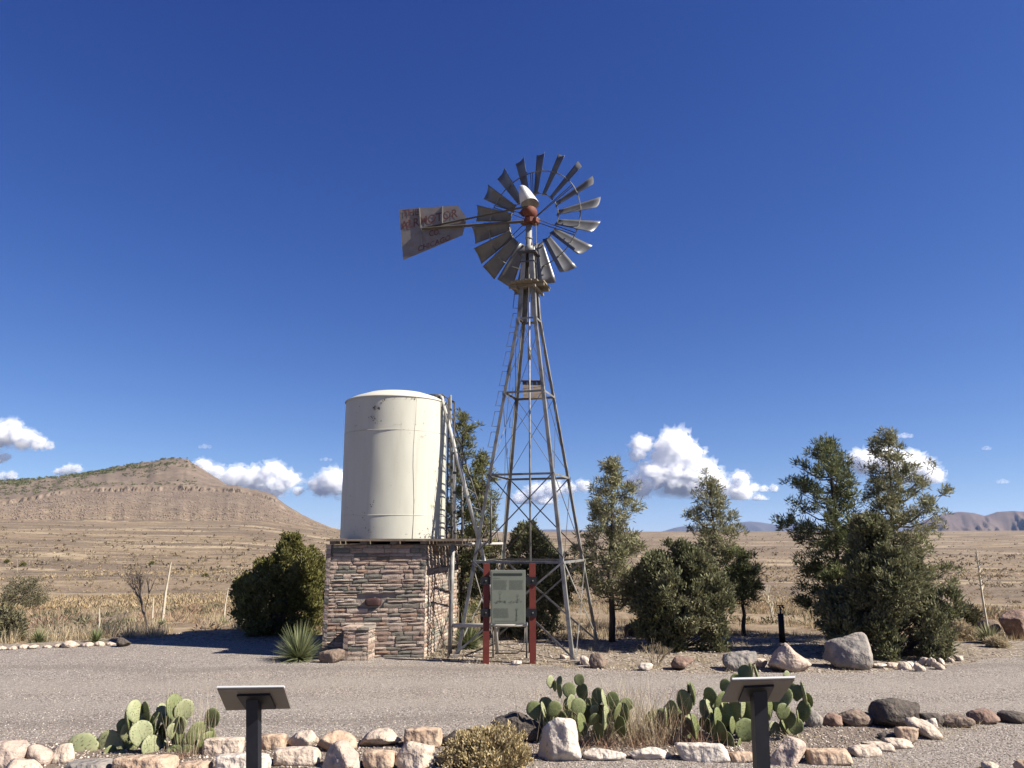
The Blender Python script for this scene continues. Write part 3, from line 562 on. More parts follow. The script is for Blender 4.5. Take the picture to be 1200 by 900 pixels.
for i, (x0, x1, yt, yb, m, kd, lab, kw) in enumerate([
 (-14, 31, 870, 904, 'rock_pink', 'ang', 'pinkish tan wedge stone cut by the lower left frame edge', {}),
 (26, 62, 872, 899, 'rock_pink', 'ang', 'jagged pink stone beside the wedge stone, left of the first cactus', {}),
 (55, 90, 872, 896, 'rock_pale', 'ang', 'small pale pink stone touching the left side of the leftmost cactus', {}),
 (0, 52, 891, 914, 'rock_pale', 'semi', 'smooth cream stone in the very bottom left corner', {}),
 (74, 130, 895, 912, 'rock_grey', 'slab', 'flat grey stone below the leftmost cactus pads', {}),
 (128, 206, 889, 912, 'rock_tan', 'slab', 'long tan slab below the middle of the left cactus', {}),
 (206, 246, 896, 912, 'rock_tan', 'slab', 'low tan block at the right end of the left cactus', {}),
 (236, 286, 866, 887, 'rock_pale', 'slab', 'pale tan slab behind, just left of the left panel post', {'depth': .5}),
 (249, 316, 886, 910, 'rock_white', 'slab', 'whitish slab crossing in front of the foot of the left panel post', {'depth': .5}),
 (303, 336, 862, 881, 'rock_tan', 'slab', 'tan flat topped stone right of the left panel post', {}),
 (334, 373, 858, 881, 'rock_pale', 'ang', 'pale rugged stone with shaded cleft, second right of the left panel post', {}),
 (318, 376, 879, 900, 'rock_pale', 'slab', 'long pale block in the front row right of the left panel post', {}),
 (371, 421, 860, 883, 'rock_tan', 'semi', 'orange tan rounded stone behind the upright pinkish stone', {}),
 (376, 425, 871, 904, 'rock_pink', 'ang', 'upright pinkish stone rising to a peak in the front row', {'taper': .35}),
 (420, 474, 856, 877, 'rock_pale', 'semi', 'pale whitish stone with pointed left end in the back row', {'lean': .25}),
 (423, 464, 882, 904, 'rock_tan', 'slab', 'squat tan stone between the peaked stone and the knobbly stone', {}),
 (471, 519, 855, 879, 'rock_tan', 'slab', 'square cut tan block with a small yellow green pad before it', {}),
 (460, 512, 872, 905, 'rock_pale', 'ang', 'knobbly pale stone left of the straw yellow shrub', {}),
 (515, 548, 857, 876, 'rock_dark', 'ang', 'small dark grey stone behind the straw yellow shrub', {}),
 (540, 574, 855, 872, 'rock_tan', 'semi', 'low tan stone between the dark grey stone and the dark round boulder', {}),
 (571, 624, 836, 869, 'rock_dark', 'round', 'large dark rounded boulder left of the middle cactus', {}),
 (600, 642, 846, 871, 'rock_dark', 'round', 'dark boulder filling the black shadow right behind the big pale pyramid stone', {}),  # dark lump added to fill the black shadow where the round boulder runs on
 (629, 683, 841, 894, 'rock_white', 'ang', 'big pale upright stone with narrow top before the middle cactus', {'taper': .42, 'lean': .05, 'depth': .55, 'rotz': 0.0}),
 (681, 736, 879, 893, 'rock_white', 'semi', 'low pale stone just right of the big upright pale stone', {'depth': .4}),
 (735, 791, 876, 892, 'rock_white', 'semi', 'whitish rounded slab between the middle and right cacti', {'depth': .45}),
 (790, 858, 873, 894, 'rock_white', 'slab', 'long white slab sloping right below the right cactus', {'depth': .4, 'lean': -.3}),
 (855, 886, 884, 895, 'rock_tan', 'slab', 'small flat tan stone left of the right panel post', {}),
 (901, 949, 867, 899, 'rock_pink', 'ang', 'triangular pinkish stone right of the right panel post', {'lean': .35, 'taper': .3}),
 (945, 999, 880, 898, 'rock_tan', 'slab', 'cream block right of the triangular pinkish stone', {'depth': .5}),
 (994, 1032, 877, 889, 'rock_pale', 'slab', 'short cream slab, second to the right of the triangular pinkish stone', {}),
 (1012, 1048, 873, 882, 'rock_pale', 'slab', 'thin cream sliver stone where the front row turns towards the road', {}),
 (1034, 1070, 866, 878, 'rock_pale', 'ang', 'low angular pale stone below the tan tilted slab', {}),
 (1029, 1053, 860, 869, 'rock_dark', 'ang', 'small black stone beside the tan tilted slab', {}),
 (1050, 1077, 853, 873, 'rock_tan', 'slab', 'tan tilted slab below the big volcanic boulder', {'lean': .4}),
 (1064, 1102, 843, 867, 'rock_pale', 'ang', 'long pale wedge leaning down to the right beside the volcanic boulder', {'lean': -.7}),
 (1079, 1098, 841, 856, 'rock_white', 'ang', 'small whitish block leaning on the dark shaded block', {}),
 (943, 965, 827, 854, 'rock_grey', 'semi', 'upright grey stone at the right end of the right cactus', {}),
 (964, 988, 836, 853, 'rock_red', 'semi', 'small reddish stone between grey and olive stones in the back row', {}),
 (981, 1024, 834, 853, 'rock_brown', 'round', 'low dark olive rounded stone left of the volcanic boulder', {}),
 (1018, 1080, 821, 855, 'rock_dark', 'round', 'biggest dark pitted volcanic boulder in the back row', {'lean': .25}),
 (1078, 1106, 837, 853, 'rock_dark', 'slab', 'dark shaded block right of the volcanic boulder', {}),  # the shade on this block is put into its dark material
 (1100, 1142, 838, 854, 'rock_brown', 'semi', 'long low brown stone right of the dark shaded block', {}),
 (1134, 1171, 832, 850, 'rock_red', 'round', 'reddish brown domed stone near the right end of the back row', {}),
 (1170, 1208, 835, 849, 'rock_dark', 'round', 'dark stone at the right frame edge, last of the back row', {}),
 (1150, 1171, 893, 905, 'rock_pale', 'round', 'small pale stone at the bottom edge below the gravel on the right', {}),
 (1189, 1212, 890, 908, 'rock_tan', 'round', 'tan stone in the bottom right corner', {})]):
    nm = 'boulder' if 'boulder' in lab else 'edging_stone'
    rock(x0, x1, yt, yb, m, lab, nm, i+1, kd, group=E, sub=4 if (x1-x0) > 45 else 3, **kw)
for i, (x0, x1, yt, yb, m, kd, lab, kw) in enumerate([
 (845, 888, 764, 787, 'rock_grey', 'ang', 'dark faced boulder with pale right end, left of the two big boulders', {}),
 (884, 900, 771, 783, 'rock_pale', 'ang', 'small pale stone wedged between two roadside boulders', {}),
 (896, 950, 753, 788, 'rock_pink', 'ang', 'large pinkish angular boulder with its peak on the left', {'taper': .5, 'lean': -.25}),
 (965, 1023, 742, 785, 'rock_grey', 'semi', 'largest grey and pink rounded boulder beside the right juniper', {'taper': .12, 'lean': .12}),
 (747, 766, 777, 787, 'rock_white', 'ang', 'small white stone at the far road edge', {}),
 (784, 815, 768, 786, 'rock_red', 'ang', 'reddish stone at the far road edge left of the boulders', {}),
 (689, 713, 765, 784, 'rock_brown', 'ang', 'brown and pale stone right of the windmill front leg', {}),
 (679, 692, 768, 780, 'rock_white', 'ang', 'small whitish stone touching the windmill front leg', {}),
 (656, 667, 767, 773, 'rock_pale', 'ang', 'tiny pale stone on the dirt inside the windmill legs', {}),
 (598, 612, 774, 780, 'rock_white', 'ang', 'tiny white stone between the red sign posts', {}),
 (731, 756, 727, 745, 'rock_dark', 'ang', 'dark reddish lava stone in the grass right of the single trunk pine', {}),
 (371, 405, 760, 778, 'rock_brown', 'semi', 'dark brown smooth boulder between the sotol and the stone pier', {'depth': .5}),
 (1171, 1215, 712, 746, 'rock_red', 'ang', 'brown angular boulder at the right frame edge behind the agave', {}),
 (1148, 1173, 722, 742, 'rock_brown', 'ang', 'shaded brown boulder behind the green agave on the right', {})]):
    rock(x0, x1, yt, yb, m, lab, 'boulder' if 'boulder' in lab else 'rock', i+81, kd, group='boulders beyond the road', sub=4 if (x1-x0) > 40 else 3, **kw)
PL = ['first pale edging stone from the left frame edge, far side of road', 'second pale edging stone on the far road edge', 'third pale edging stone on the far road edge', 'fourth, flat pale edging stone on the far road edge', 'fifth and smallest pale edging stone on the far road edge', 'sixth pale edging stone on the far road edge', 'longest pale edging stone on the far road edge below the agave clump', 'pale edging stone just right of the longest one on the far road edge', 'pale edging stone left of the tank shadow tip', 'last pale edging stone before the tank shadow']
for i, (a, b, c, d) in enumerate([(-4, 8, 757, 763), (8, 20, 757, 762.5), (21, 33, 755, 761), (31, 45, 756, 761.5), (50, 60, 756, 760), (62, 72, 755, 759.5), (71, 92, 751, 760), (92, 110, 753, 759), (110, 122, 751, 758), (123, 135, 752, 757)]):
    rock(a, b, c, d, 'rock_pale', PL[i], 'edging_stone', 120+i, 'semi', group='pale stones along the far road edge', sub=2)
rock(134, 152, 747, 759, 'rock_dark', 'small black lump of lava at the end of the pale edging stones', 'rock', 140, 'ang', sub=3)
PL = ['flat grey stone lying leftmost in the small rubble row', 'second stone from the left in the small rubble row', 'long pale stone third in the small rubble row', 'tilted tan stone fourth in the small rubble row', 'pale triangular stone standing behind in the rubble row', 'biggest front stone in the middle of the rubble row', 'white upright flake in the rubble row under the juniper', 'pointed pale stone right of middle in the rubble row', 'broad front stone at the right of the rubble row', 'thin stone leaning at the right of the rubble row', 'second last small stone of the rubble row', 'last small stone at the right end of the rubble row']
for i, (a, b, c, d, l) in enumerate([(1020, 1040, 778, 784, 0), (1038, 1053, 776, 783, .3), (1052, 1068, 776, 786, -.5), (1061, 1073, 775, 783, -.5), (1076, 1087, 770, 780, .4), (1070, 1086, 777, 788, -.6), (1085, 1094, 770, 781, .3), (1090, 1098, 771, 782, -.4), (1095, 1108, 776, 786, -.6), (1100, 1108, 771, 779, -.6), (1110, 1119, 770, 777, -.4), (1118, 1130, 768, 775, -.4)]):
    rock(a, b, c, d, 'rock_pale' if i % 3 else 'rock_white', PL[i], 'rubble_stone', 150+i, 'ang', group='small rubble row under the right juniper', sub=2, lean=l)

# ------------------------------------------------------------------ stone base, pier, deck, tank
PF, PS = R(-3), R(9); e1 = Vector((math.cos(PF), -math.sin(PF), 0)); e2 = Vector((math.sin(PS), math.cos(PS), 0)); n1 = Vector((-math.sin(PF), -math.cos(PF), 0)); n2 = Vector((math.cos(PS), -math.sin(PS), 0))
FC = ground(497, 771); BW, BD, BH = 1.47, 2.15, 1.60; ZU = Vector((0, 0, 1))
CENT = FC - e1*BW/2 + e2*BD/2
base = thing('stone_plinth', CENT, 'square base of stacked pink and green ledge stone under the water tank', 'plinth')
mb = MB()
def box8(o, a, b, c): # corner o, edge vectors
    V = [tuple(o + a*i + b*j + c*k) for k in (0, 1) for j in (0, 1) for i in (0, 1)]; return V, [(0, 2, 3, 1), (4, 5, 7, 6), (0, 1, 5, 4), (1, 3, 7, 5), (3, 2, 6, 7), (2, 0, 4, 6)]
i_ = .035
mb.add(*box8(FC - e1*(BW-i_) + e2*i_ - ZU*.05, e1*(BW-2*i_), e2*(BD-2*i_), ZU*(BH+.04))); obj('core', mb, 'mortar', base)
def stone_mesh(seed):
    """unit block, x and z -.5...5, y 0 (face) ... 1 (depth), with a broken face"""
    rng = np.random.default_rng(seed); V = []; nx, nz = 4, 3
    for y in (0, 1):
        for k in range(nz):
            for i in range(nx):
                x = i/(nx-1)-.5; z = k/(nz-1)-.5; ed = (i in (0, nx-1)) or (k in (0, nz-1))
                yy = rng.uniform(-.02, .14) + (.12 if ed else 0) if y == 0 else 1
                V.append((x*rng.uniform(.97, 1.01) if ed else x+rng.uniform(-.05, .05), yy, z*rng.uniform(.95, 1.03) if ed else z+rng.uniform(-.05, .05)))
    F = []; q = nx*nz
    for k in range(nz-1):
        for i in range(nx-1): a = k*nx+i; F.append((a, a+1, a+1+nx, a+nx))
    ring = [i for i in range(nx)] + [nx-1+nx*k for k in range(1, nz)] + [nx*(nz-1)+i for i in range(nx-2, -1, -1)] + [nx*k for k in range(nz-2, 0, -1)]
    for a, b in zip(ring, ring[1:]+ring[:1]): F.append((b, a, a+q, b+q))
    return np.array(V), F
SM = [stone_mesh(s) for s in range(10)]; SME = [mesh_data('ledge_stone', v, f, MT['stone']) for v, f in SM]
def face_stones(o, along, nrm, L_, H_, seed, rmin=.045, rmax=.082, skip=None):
    rng = np.random.default_rng(seed); z = 0; res = []
    while z < H_-.02:
        h = min(rng.uniform(rmin, rmax), H_-z)
        if H_-z-h < .025: h = H_-z
        x = -rng.uniform(0, .12)
        while x < L_:
            w = rng.uniform(.10, .34); xa, xb = max(x, 0), min(x+w, L_)
            if L_-xb < .05: xb = L_
            if xb-xa > .03 and not (skip and skip(xa, xb, z, z+h)):
                if h > .06 and rng.random() < .22 and xb-xa > .12:
                    for q in (0, 1): res.append((o + along*((xa+xb)/2) + ZU*(z+h*(.25+.5*q)), xb-xa-.006, h/2-.004, rng.uniform(.0, .012)))
                else: res.append((o + along*((xa+xb)/2) + ZU*(z+h/2), xb-xa-.006, h-.005, rng.uniform(.0, .013)))
            x = xb
            if xb >= L_: break
        z += h
    return [(p + nrm*pr, along, nrm, w, h, .075+pr) for p, w, h, pr in res]
def mtx(p, al, nr, w, h, d): 
    m = Matrix.Identity(4); b = -nr
    for r_ in range(3): m[r_][0] = al[r_]*w; m[r_][1] = b[r_]*d; m[r_][2] = ZU[r_]*h; m[r_][3] = p[r_]
    return m
fl = FC - e1*BW
plq = lambda xa, xb, z0, z1: xb > .60 and xa < .84 and z1 > .70 and z0 < .86
front = face_stones(fl, e1, n1, BW, BH, 3, skip=plq); right = face_stones(FC, e2, n2, BD, BH, 4)
left = face_stones(FC - e1*BW + e2*BD, -e2, -n2, BD, BH, 5); back = face_stones(FC+e2*BD, -e1, -n1, BW, BH, 6)
def put_stones(lst, parent, origin, rng):
    for s_ in lst:
        o = bpy.data.objects.new('ledge_stone', SME[rng.integers(10)]); COL.objects.link(o); o.parent = parent
        m = mtx(*s_); m.translation = m.translation - origin; o.matrix_local = m
def join_stones(lst, parent, name, rng):
    mb = MB()
    for s_ in lst:
        m = np.array(mtx(*s_)); v, f = SM[rng.integers(10)]; mb.add(v@m[:3, :3].T + m[:3, 3], f)
    o = obj(name, mb, 'stone', parent); o['kind'] = 'stuff'; return o
rg = np.random.default_rng(11)
right.sort(key=lambda s: -s[3]*s[4]); nr = max(0, 296-len(front))
put_stones(front, base, Vector(CENT), rg); put_stones(right[:nr], base, Vector(CENT), rg)
join_stones(right[nr:]+left+back, base, 'remaining_ledge_stones', rg)
v, f = ICO[3]; pc = fl + e1*.715 + ZU*.78
P = np.sign(v)*np.abs(v)**.45; Pm = P*np.array([.115, .05, .058]); Pm = Pm + .006*fbm(Pm*20, 3, 3)[:, None]*v
Pw = Pm[:, :1]*np.array(e1) + Pm[:, 1:2]*np.array(e2) + Pm[:, 2:]*np.array(ZU) + np.array(pc - e2*.0)
o = obj('plaque', (Pw, f), 'plaque', base, True); o['label'] = 'dark reddish brown block set in the middle of the stone wall'
# pier
pf = ground(431, 775); PW_, PD_, PHt = .36, .42, .42; pier = thing('stone_pier', pf, 'low stone pier jutting from the front of the stone tank base', 'stone pier')
mb = MB(); mb.add(*box8(pf - e1*(PW_-.02) + e2*.02 - ZU*.04, e1*(PW_-.04), e2*(PD_), ZU*(PHt+.01))); obj('core', mb, 'mortar', pier)
ps = face_stones(pf-e1*PW_, e1, n1, PW_, PHt, 8, .06, .085) + face_stones(pf, e2, n2, PD_, PHt, 9, .06, .085) + face_stones(pf-e1*PW_+e2*PD_, -e2, -n2, PD_, PHt, 10, .06, .085)
put_stones(ps, pier, Vector(pf), rg)
mb = MB(); mb.add(*box8(pf-e1*(PW_+.005)-e2*.01+ZU*(PHt+.002), e1*(PW_*.55), e2*(PD_+.01), ZU*.045)); mb.add(*box8(pf-e1*(PW_*.43)-e2*.015+ZU*(PHt+.002), e1*(PW_*.45), e2*(PD_+.01), ZU*.035)); obj('cap_stones', mb, 'stone', pier)
# deck
deck = thing('tank_deck', CENT+ZU*BH, 'dark plank deck between the stone base and the tank, running out to the right', 'deck')
nP = 11; pw = (BD+.16)/nP
for k in range(nP):
    jit = random.uniform(-.02, .02); o0 = fl - e1*(-.03+jit) - e2*(.10-k*pw) + ZU*(BH+.048+random.uniform(0, .004))
    mb = MB(); mb.add(*box8(o0, e1*(BW+.52+random.uniform(-.03, .03)), e2*(pw-.045), ZU*.032)); obj('plank', mb, 'wood', deck)
for k in range(4):
    o0 = fl + e1*(.08+k*.44) - e2*.08 + ZU*(BH+.004); mb = MB(); mb.add(*box8(o0, e1*.09, e2*(BD+.12), ZU*.044)); obj('joist', mb, 'wood', deck)
o0 = fl + e1*(BW+.44) - e2*.045 + ZU*(BH+.004); mb = MB(); mb.add(*box8(o0, e1*.07, e2*(BD+.09), ZU*.044)); obj('joist', mb, 'wood', deck)
# tank
TC = at(460.5, 637, 12.62); TC.z = BH+.084; TR = .835; TH = 3.88-TC.z
tank = thing('water_tank', TC, 'tall cream painted cylindrical water tank with low domed roof', 'water tank')
zz = [0, .01]+[TH*k/12 for k in range(1, 12)]+[TH-.01, TH]; mb = MB(); mb.lathe(TC, [(TR, z) for z in zz], 96)
Vt = np.concatenate(mb.v); ang = np.arctan2(Vt[:, 1]-TC.y, Vt[:, 0]-TC.x); dn = fbm(np.stack([np.cos(ang)*1.6, np.sin(ang)*1.6, Vt[:, 2]*.9], -1), 3, 4)*.007
Vt[:, 0] += np.cos(ang)*dn; Vt[:, 1] += np.sin(ang)*dn; obj('shell', (Vt, mb.f), 'tank', tank, True)
mb = MB(); mb.lathe(TC+ZU*TH, [(TR+.012, -.012), (TR+.016, 0), (TR+.008, .012), (TR*.86, .075), (TR*.6, .15), (TR*.3, .195), (.02, .205)], 96); obj('roof', mb, 'tank_top', tank, True)
def ringarc(r, z, t, a0=0, a1=2*math.pi, n=96): return [(TC.x+r*math.cos(a0+(a1-a0)*k/n), TC.y+r*math.sin(a0+(a1-a0)*k/n), TC.z+z) for k in range(n+1)]
for zc in (TH*.755, TH*.16): mb = MB(); mb.tube(ringarc(TR+.002, zc, 0), .0045, 5, False); obj('weld_seam', mb, 'seam' if zc > 1 else 'tank', tank, True)
aS = math.atan2(-1, 0)+.50; mb = MB(); mb.tube([(TC.x+(TR+.003)*math.cos(aS+.02*math.sin(q)), TC.y+(TR+.003)*math.sin(aS+.02*math.sin(q)), TC.z+TH*q/8) for q in range(9)], .005, 5); obj('weld_seam', mb, 'seam', tank, True)
# paint chips: irregular bare patches lying on the shell, placed by angle and height
rc_ = np.random.default_rng(5); mb = MB()
def chip(px, py, s, asp=1.0):
    r = ray(px, py); A = r.x**2+r.y**2; B = -2*(r.x*TC.x+r.y*TC.y); C_ = TC.x**2+TC.y**2-(TR+.004)**2; q = B*B-4*A*C_
    if q < 0: return
    t_ = (-B-math.sqrt(q))/(2*A); p = Vector((r.x*t_, r.y*t_, EYE+r.z*t_)); a = math.atan2(p.y-TC.y, p.x-TC.x); n = 9; V = [(TC.x+(TR+.012)*math.cos(a), TC.y+(TR+.012)*math.sin(a), p.z)]
    for k in range(n):
        th = 2*math.pi*k/n; rr = s*rc_.uniform(.35, 1.15); aa = a + rr*math.cos(th)/TR; V.append((TC.x+(TR+.0095)*math.cos(aa), TC.y+(TR+.0095)*math.sin(aa), p.z+rr*math.sin(th)*asp))
    mb.add(V, [(0, 1+k, 1+(k+1) % n) for k in range(n)])
for (x, y, s, n_, sx_, sy_) in [(441, 478, .028, 4, 3, 2), (449, 469, .012, 5, 3, 1.2), (433, 490, .010, 8, 4, 5), (440, 494, .012, 7, 4, 4), (420, 486, .007, 6, 5, 6), (436, 590, .011, 6, 3, 5), (427, 605, .009, 6, 3, 4), (432, 620, .009, 8, 5, 4), (503, 628, .012, 30, 9, 6), (498, 622, .008, 14, 7, 5), (512, 632, .008, 10, 4, 3), (410, 598, .007, 6, 3, 12), (475, 466.5, .006, 14, 22, .6), (460, 497, .006, 12, 26, .5), (487, 467, .009, 5, 4, 1), (415, 620, .007, 8, 5, 8), (418, 499, .006, 7, 8, .5), (470, 550, .004, 10, 25, 50)]:
    for k in range(n_): chip(x+rc_.normal()*sx_*.6, y+rc_.normal()*sy_*.6, s*rc_.uniform(.35, 1.1), rc_.uniform(.6, 2.2))
o = obj('paint_chips', mb, 'chip', tank); o['kind'] = 'stuff'
# hatch and ladder
hp = Vector((TC.x+TR*.80, TC.y-.15, TC.z+TH)); mb = MB(); mb.lathe(hp, [(.0, .12), (.13, .12), (.135, .10), (.13, .0)], 16); mb.bar(hp+Vector((-.12, 0, .13)), hp+Vector((.1, 0, .13)), .03, .02); obj('hatch', mb, 'galv_dark', tank)
lx = Vector((math.cos(R(-14)), math.sin(R(-14)), 0)); ly = Vector((-lx.y, lx.x, 0)); lb = TC + lx*(TR+.12)
mb = MB(); 
for q in (-.15, .15): mb.tube([lb+ly*q-ZU*.0, lb+ly*q+ZU*(TH+.02), lb+ly*q+ZU*(TH+.10)-lx*.12], .015, 6)
ldr = obj('ladder', mb, 'galv_dark', tank)
for k in range(11): 
    mb = MB(); p = lb+ZU*(.15+k*.205); mb.tube([p-ly*.15, p+ly*.15], .010, 5); obj('rung', mb, 'galv_dark', ldr)
# leaning pipe ladder, standpipes
def top_at(x, y, D): return at(x, y, D)
pa, pb = at(517, 463, 12.35), at(566, 652, 11.9); pc_, pd = at(530, 490, 12.9), at(572, 628, 12.5)
lad = thing('leaning_ladder', at(572, 768, 12.0).xy.to_3d(), 'long light ladder leaning from the tank roof down towards the windmill', 'ladder')
mb = MB(); mb.tube([pa, pb], .030, 8); obj('rail', mb, 'pvc', lad, True)
mb = MB(); mb.tube([pc_, pd], .014, 8); obj('rail', mb, 'galv_dark', lad, True)
for k in range(7):
    t_ = .12+.8*k/6; mb = MB(); a = pa.lerp(pb, t_*.9); b = pc_.lerp(pd, t_); mb.tube([a, b], .007, 5); obj('rung', mb, 'galv', lad)
mb = MB(); mb.tube([pb, at(578, 700, 11.95), at(583, 766, 12.1)], .028, 8); obj('lower_rail', mb, 'pvc', lad, True)
SPG = 'galvanised standpipes beside the tank'
for (x, y0, y1, D, r_, mm, lab) in [(529.5, 463, 637, 12.3, .018, 'galv', 'thin galvanised standpipe closest to the tank ladder'), (533.5, 520, 637, 12.2, .023, 'pvc', 'thicker pale standpipe rising from the deck beside the thin one'), (542.5, 537, 637, 12.2, .014, 'galv', 'short thin standpipe farthest from the tank'), ]:
    p = at(x, y1-1, D); q = at(x-1.5, y0, D); T = thing('standpipe', p, lab, 'pipe', SPG); mb = MB(); mb.tube([p, q], r_, 8); obj('pipe', mb, mm, T, True)
    for k in range(5): c = p.lerp(q, (k+.5)/5); mb = MB(); mb.tube([c-ZU*.02, c+ZU*.02], r_+.006, 8); obj('coupling', mb, 'galv_dark', T, True)
T = thing('overflow_pipe', at(560, 637, 12.0), 'white horizontal pipe running from the deck to the windmill tower', 'pipe')
mb = MB(); mb.tube([at(512, 638, 12.0), at(550, 637.5, 12.0), at(589, 637, 12.3)], .020, 10); obj('pipe', mb, 'pvc', T, True)
mb = MB(); mb.tube([at(575, 637, 12.15), at(575.5, 585, 12.15)], .016, 8); obj('riser', mb, 'galv_dark', T, True)
T = thing('downpipe', ground(527, 769), 'silver downpipe standing at the right corner of the stone base', 'pipe')
mb = MB(); p = ground(527, 770); mb.tube([p, Vector((p.x+.02, p.y, 1.6))], .034, 10); obj('pipe', mb, 'galv', T, True)
mb = MB(); mb.tube([Vector((p.x-.04, p.y-.03, 1.25)), Vector((p.x-.02, p.y-.05, .95)), Vector((p.x+.0, p.y-.04, .9))], .012, 6); obj('bracket', mb, 'galv_dark', T)
T = thing('pipe_rail', ground(565, 770), 'frosted galvanised rail pipe on two posts behind the red sign posts', 'rail')
zr = at(575, 732, 11.6).z; ra, rb = at(531, 733, 11.7), at(618, 732, 11.5)
mb = MB(); mb.tube([ra, rb], .030, 12); obj('rail', mb, 'pvc', T, True)
for x in (578, 617): p = at(x, 733, 11.58); mb = MB(); mb.tube([Vector((p.x, p.y, -.03)), p], .012, 8); obj('post', mb, 'galv_dark', T, True)
g0 = ground(582, 768); T = thing('curved_pipe', g0, 'thin bent pipe looping up from the ground beneath the sign board', 'pipe')
mb = MB(); a = ground(580, 769); b = ground(606, 769); mb.tube([a+ZU*.04, b+ZU*.04, b+Vector((.06, 0, .09)), b+Vector((.11, 0, .2)), b+Vector((.115, 0, .40))], .010, 8); obj('pipe', mb, 'galv_dark', T, True)
# ------------------------------------------------------------------ windmill
WC = Vector((.285, 12.2, 0)); wa = R(-17.5); wr = Vector((math.cos(wa), math.sin(wa), 0)); wf = Vector((-wr.y, wr.x, 0))   # to its right side, to its back
wm = thing('windmill', WC, 'tall steel lattice windmill with many bladed wheel, folded tail vane and wooden platform', 'windmill')
def leg_half(z): return float(np.interp(z, [0, 5.30, 5.8, 6.4], [.885, .150, .125, .095]))
def leg_pt(sx, sy, z): h = leg_half(z); return WC + wr*sx*h + wf*sy*h + ZU*z
LEGS = {}
for sx, sy in ((-1, -1), (1, -1), (1, 1), (-1, 1)):
    mb = MB(); inn = -(wr*sx + wf*sy)
    for z0, z1 in ((-.08, 2.64), (2.60, 5.28), (5.24, 6.36)):
        mb.angle(leg_pt(sx, sy, z0), leg_pt(sx, sy, z1), inn, .050 if z1 < 6 else .075, .007)
    LEGS[(sx, sy)] = obj('leg', mb, 'galv', wm)
sides = [((-1, -1), (1, -1)), ((1, -1), (1, 1)), ((1, 1), (-1, 1)), ((-1, 1), (-1, -1))]
zg = [0.0, 1.36, 2.66, 3.97, 5.22]
for (a, b) in sides:
    for z in zg[1:]:
        mb = MB(); p, q = leg_pt(*a, z), leg_pt(*b, z); mid = (p+q)/2 - WC; mid.z = 0; mb.angle(p, q, -mid-ZU*.9*mid.length, .030, .005); obj('girt', mb, 'galv', wm)
    for i in range(4):
        z0, z1 = zg[i], zg[i+1]; r_ = .011 if i < 1 else (.008 if i == 1 else .0045); mid = ((leg_pt(*a, z0)+leg_pt(*b, z0))/2-WC); mid.z = 0; off = mid.normalized()
        for (p, q, s_) in ((leg_pt(*a, z0+.06), leg_pt(*b, z1), .008), (leg_pt(*b, z0+.06), leg_pt(*a, z1), -.008)):
            mb = MB()
            if i <= 1: mb.bar(p+off*(.012+s_), q+off*(.012+s_), .028 if i < 1 else .018, .006, off)
            else: mb.tube([p+off*(.01+s_), q+off*(.01+s_)], r_, 5)
            obj('brace', mb, 'galv' if i < 1 else 'galv_dark', wm)
# pump rod with guides
mb = MB(); mb.tube([WC+ZU*.05, WC+ZU*6.4], .015, 8); mb.tube([WC+ZU*4.55, WC+ZU*4.75], .028, 8); mb.tube([WC+ZU*2.3, WC+ZU*2.36], .022, 8); obj('pump_rod', mb, 'galv', wm, True)
mb = MB(); mb.tube([WC-ZU*.05, WC+ZU*.55], .035, 10); mb.tube([WC+ZU*.50, WC+ZU*.60], .05, 10); obj('well_head', mb, 'galv_dark', wm, True)
# climbing steps on the front left leg: bent hooks
for k in range(9):
    z = 2.75 + k*.33; a = leg_pt(-1, -1, z); o_ = (-wr*.9 - wf*.25).normalized(); s_ = .085
    mb = MB(); mb.tube([a, a+o_*s_, leg_pt(-1, -1, z+.24)+o_*(s_*.9), leg_pt(-1, -1, z+.24)], .006, 5); obj('step', mb, 'galv_dark', wm)
for k in range(5):
    z = 3.0 + k*.5; a = leg_pt(-1, 1, z); o_ = (wr*.3 + wf*.9 - wr*.6).normalized(); mb = MB(); mb.tube([a, a-wr*.07, leg_pt(-1, 1, z+.16)-wr*.07], .005, 5); obj('step', mb, 'galv_dark', wm)
mb = MB()
mb.tube([at(591.5, 560, 12.0), at(593, 500, 12.1), at(599, 430, 12.1), at(606, 372, 12.15)], .004, 4); obj('furl_wire', mb, 'galv_dark', wm)
# small tilted board inside the tower
bp0 = at(612, 446, 12.5); bp1 = at(634.5, 446, 12.45); bp2 = at(637, 468, 12.2); bp3 = at(613, 468, 12.25)
mb = MB()
for k in range(4):
    a, b = k/4+.01, (k+1)/4-.01; q0, q1 = bp0.lerp(bp1, a), bp0.lerp(bp1, b); q2, q3 = bp3.lerp(bp2, b), bp3.lerp(bp2, a); n_ = Vector((0, .025, .012))
    mb.add([tuple(v) for v in (q0, q1, q2, q3, q0+n_, q1+n_, q2+n_, q3+n_)], [(3, 2, 1, 0), (4, 5, 6, 7), (0, 1, 5, 4), (1, 2, 6, 5), (2, 3, 7, 6), (3, 0, 4, 7)])
mb.bar(bp0+Vector((-.02, -.01, -.01)), bp1+Vector((.02, -.01, -.01)), .03, .02); mb.bar(bp3+Vector((-.02, -.01, .01)), bp2+Vector((.02, -.01, .01)), .03, .02)
obj('board_landing', mb, 'wood', wm)
